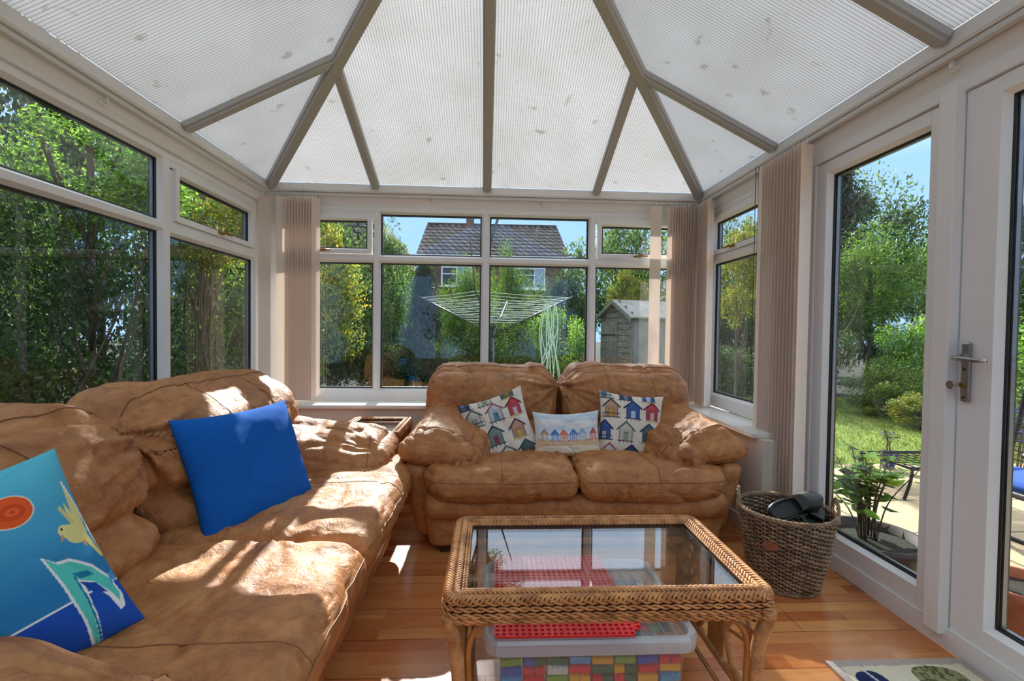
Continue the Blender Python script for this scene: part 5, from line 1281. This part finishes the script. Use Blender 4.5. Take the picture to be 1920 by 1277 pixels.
def potplant(label, x, y, base, top, n, spread, leafL, seed, name='hydrangea', colr=BRT):
    rg = random.Random(seed); t = thing(name, label, 'potted plant', (x, y, base)); cols = []; LM = MB()
    pal = [np.array(lin(c)[:3]) for c in MIDG+colr+[(70, 60, 40)]]
    for i in range(n):
        a = rg.uniform(0, 6.28); r = spread*rg.uniform(.25, 1); h = (top-base)*rg.uniform(.6, 1)
        P = smooth_path([(x+.04*math.cos(a), y+.04*math.sin(a), base), (x+r*.35*math.cos(a), y+r*.35*math.sin(a), base+h*.45), (x+r*.8*math.cos(a+.1), y+r*.8*math.sin(a+.1), base+h*.85), (x+r*math.cos(a+.15), y+r*math.sin(a+.15), base+h)], .03)
        obj('stem', MB().tube(P, np.linspace(.0045, .002, len(P)), 6), 'bark', t, smooth=True)
        for k in range(rg.randint(7, 11)):
            q = Vector(P[int(len(P)*rg.uniform(.5, .99))]); b = rg.uniform(0, 6.28); d = Vector((math.cos(b), math.sin(b), rg.uniform(-.5, .35))).normalized(); s = d.cross(Vector((0, 0, 1))).normalized()
            L = leafL*rg.uniform(.6, 1.15); v, f = leafpoly(q+d*.02, d, s, L, L*.62); LM.add(v, f); c = rg.choice(pal)*rg.uniform(.7, 1.2); cols += [c]*7
    o = obj('leaves', LM, 'leaf', t, recalc=False); setcol(o.data, np.array(cols)); return t
bowlpot('flower_pot', 'wide dark brown glazed pot outside the door glass', 2.08, 2.40, .235, .27, 'pot')
potplant('leafy hydrangea growing in the dark brown pot outside the door', 2.08, 2.42, GZ+.235, .58, 22, .27, .10, 5)
bowlpot('flower_pot', 'smaller dark pot behind the blind outside the door', 2.0, 2.95, .13, .2, 'pot')
potplant('small leafy plant peeping out beside the blind', 2.0, 2.95, GZ+.16, .30, 7, .15, .075, 12, name='leafy_plant')
bowlpot('flower_pot', 'terracotta pot outside the nearest door glass', 2.36, 1.90, .17, .27, 'terra')
bowlpot('flower_pot', 'blue glazed pot standing on the lawn edge behind the iron table', 4.05, 4.48, .08, .16, 'bpot')
potplant('purple and green seedling in the blue pot', 4.05, 4.48, GZ+.13, .26, 6, .10, .05, 18, name='bedding_plant', colr=[(90, 80, 180), (110, 96, 190)])
def bench_table():
    t = thing('garden_table', 'low black iron table on the patio behind the potted plant', 'garden table', (3.78, 3.86, GZ))
    x0, x1, y0, y1, z = 3.46, 4.10, 3.60, 4.12, .105
    obj('table_frame', MB().tube([(x0, y0, z), (x1, y0, z), (x1, y1, z), (x0, y1, z)], .014, 8, closed=True), 'iron', t)
    M = MB()
    for i in range(1, 9): M.box(x0+i*.074-.004, x0+i*.074+.004, y0, y1, z-.003, z+.003)
    for i in range(1, 7): M.box(x0, x1, y0+i*.07-.004, y0+i*.07+.004, z-.008, z-.0032)
    obj('mesh_top', M, 'iron', t)
    for x, sx in ((x0, -1), (x1, 1)):
        for y in (y0, y1): obj('leg', MB().tube(smooth_path([(x, y, z), (x+sx*.01, y, z-.1), (x+sx*.06, y, GZ+.005)], .03), .012, 8), 'iron', t, smooth=True)
bench_table()
def chair():
    t = thing('garden_chair', 'black iron garden chair with a blue cushion seen in the near door glass', 'chair', (3.35, 2.75, GZ))
    x, y = 3.35, 2.75; w = .27
    for s in (-1, 1):
        obj('side_frame', MB().tube(smooth_path([(x-.30, y+s*w, .52), (x-.24, y+s*w, .50), (x-.02, y+s*w, .46), (x+.16, y+s*w, .44), (x+.26, y+s*w, .40)], .03), .016, 8), 'iron', t, smooth=True)
        obj('leg', MB().tube(smooth_path([(x-.24, y+s*w, .50), (x-.16, y+s*w, .24), (x-.02, y+s*w, .02), (x+.12, y+s*w, GZ+.012)], .03), .015, 8), 'iron', t, smooth=True)
        obj('leg', MB().tube(smooth_path([(x+.26, y+s*w, .40), (x+.10, y+s*w, .15), (x-.16, y+s*w, GZ+.012)], .03), .015, 8), 'iron', t, smooth=True)
        obj('back_post', MB().tube(smooth_path([(x+.20, y+s*w, .24), (x+.30, y+s*w, .55), (x+.36, y+s*w, .85)], .03), .014, 8), 'iron', t, smooth=True)
    M = MB()
    for i in range(9): M.tube([(x-.20+i*.05, y-w, .255), (x-.20+i*.05, y+w, .255)], .005, 5)
    for i in range(9): M.tube([(x+.22+i*.016, y-w, .30+i*.06), (x+.22+i*.016, y+w, .30+i*.06)], .005, 5)
    M.tube([(x-.22, y-w, .25), (x-.22, y+w, .25)], .014, 8); obj('seat_slats', M, 'iron', t)
    obj('foot_rail', MB().tube([(x+.12, y-w, GZ+.014), (x+.12, y+w, GZ+.014)], .013, 8), 'iron', t)
    Puff((x+.01, y, .292), (.20, .22, .030), .028, crown=(0, 0, .015), crease=0, lump=.004).build('seat_pad', 'cush', t)
chair()
def wall_flowers():
    t = potplant('purple flowering bush beyond the near door glass', 5.0, 4.15, GZ, .95, 26, .42, .07, 30, name='lavender_bush', colr=[(92, 96, 190), (110, 110, 205), (84, 86, 170)])
wall_flowers()
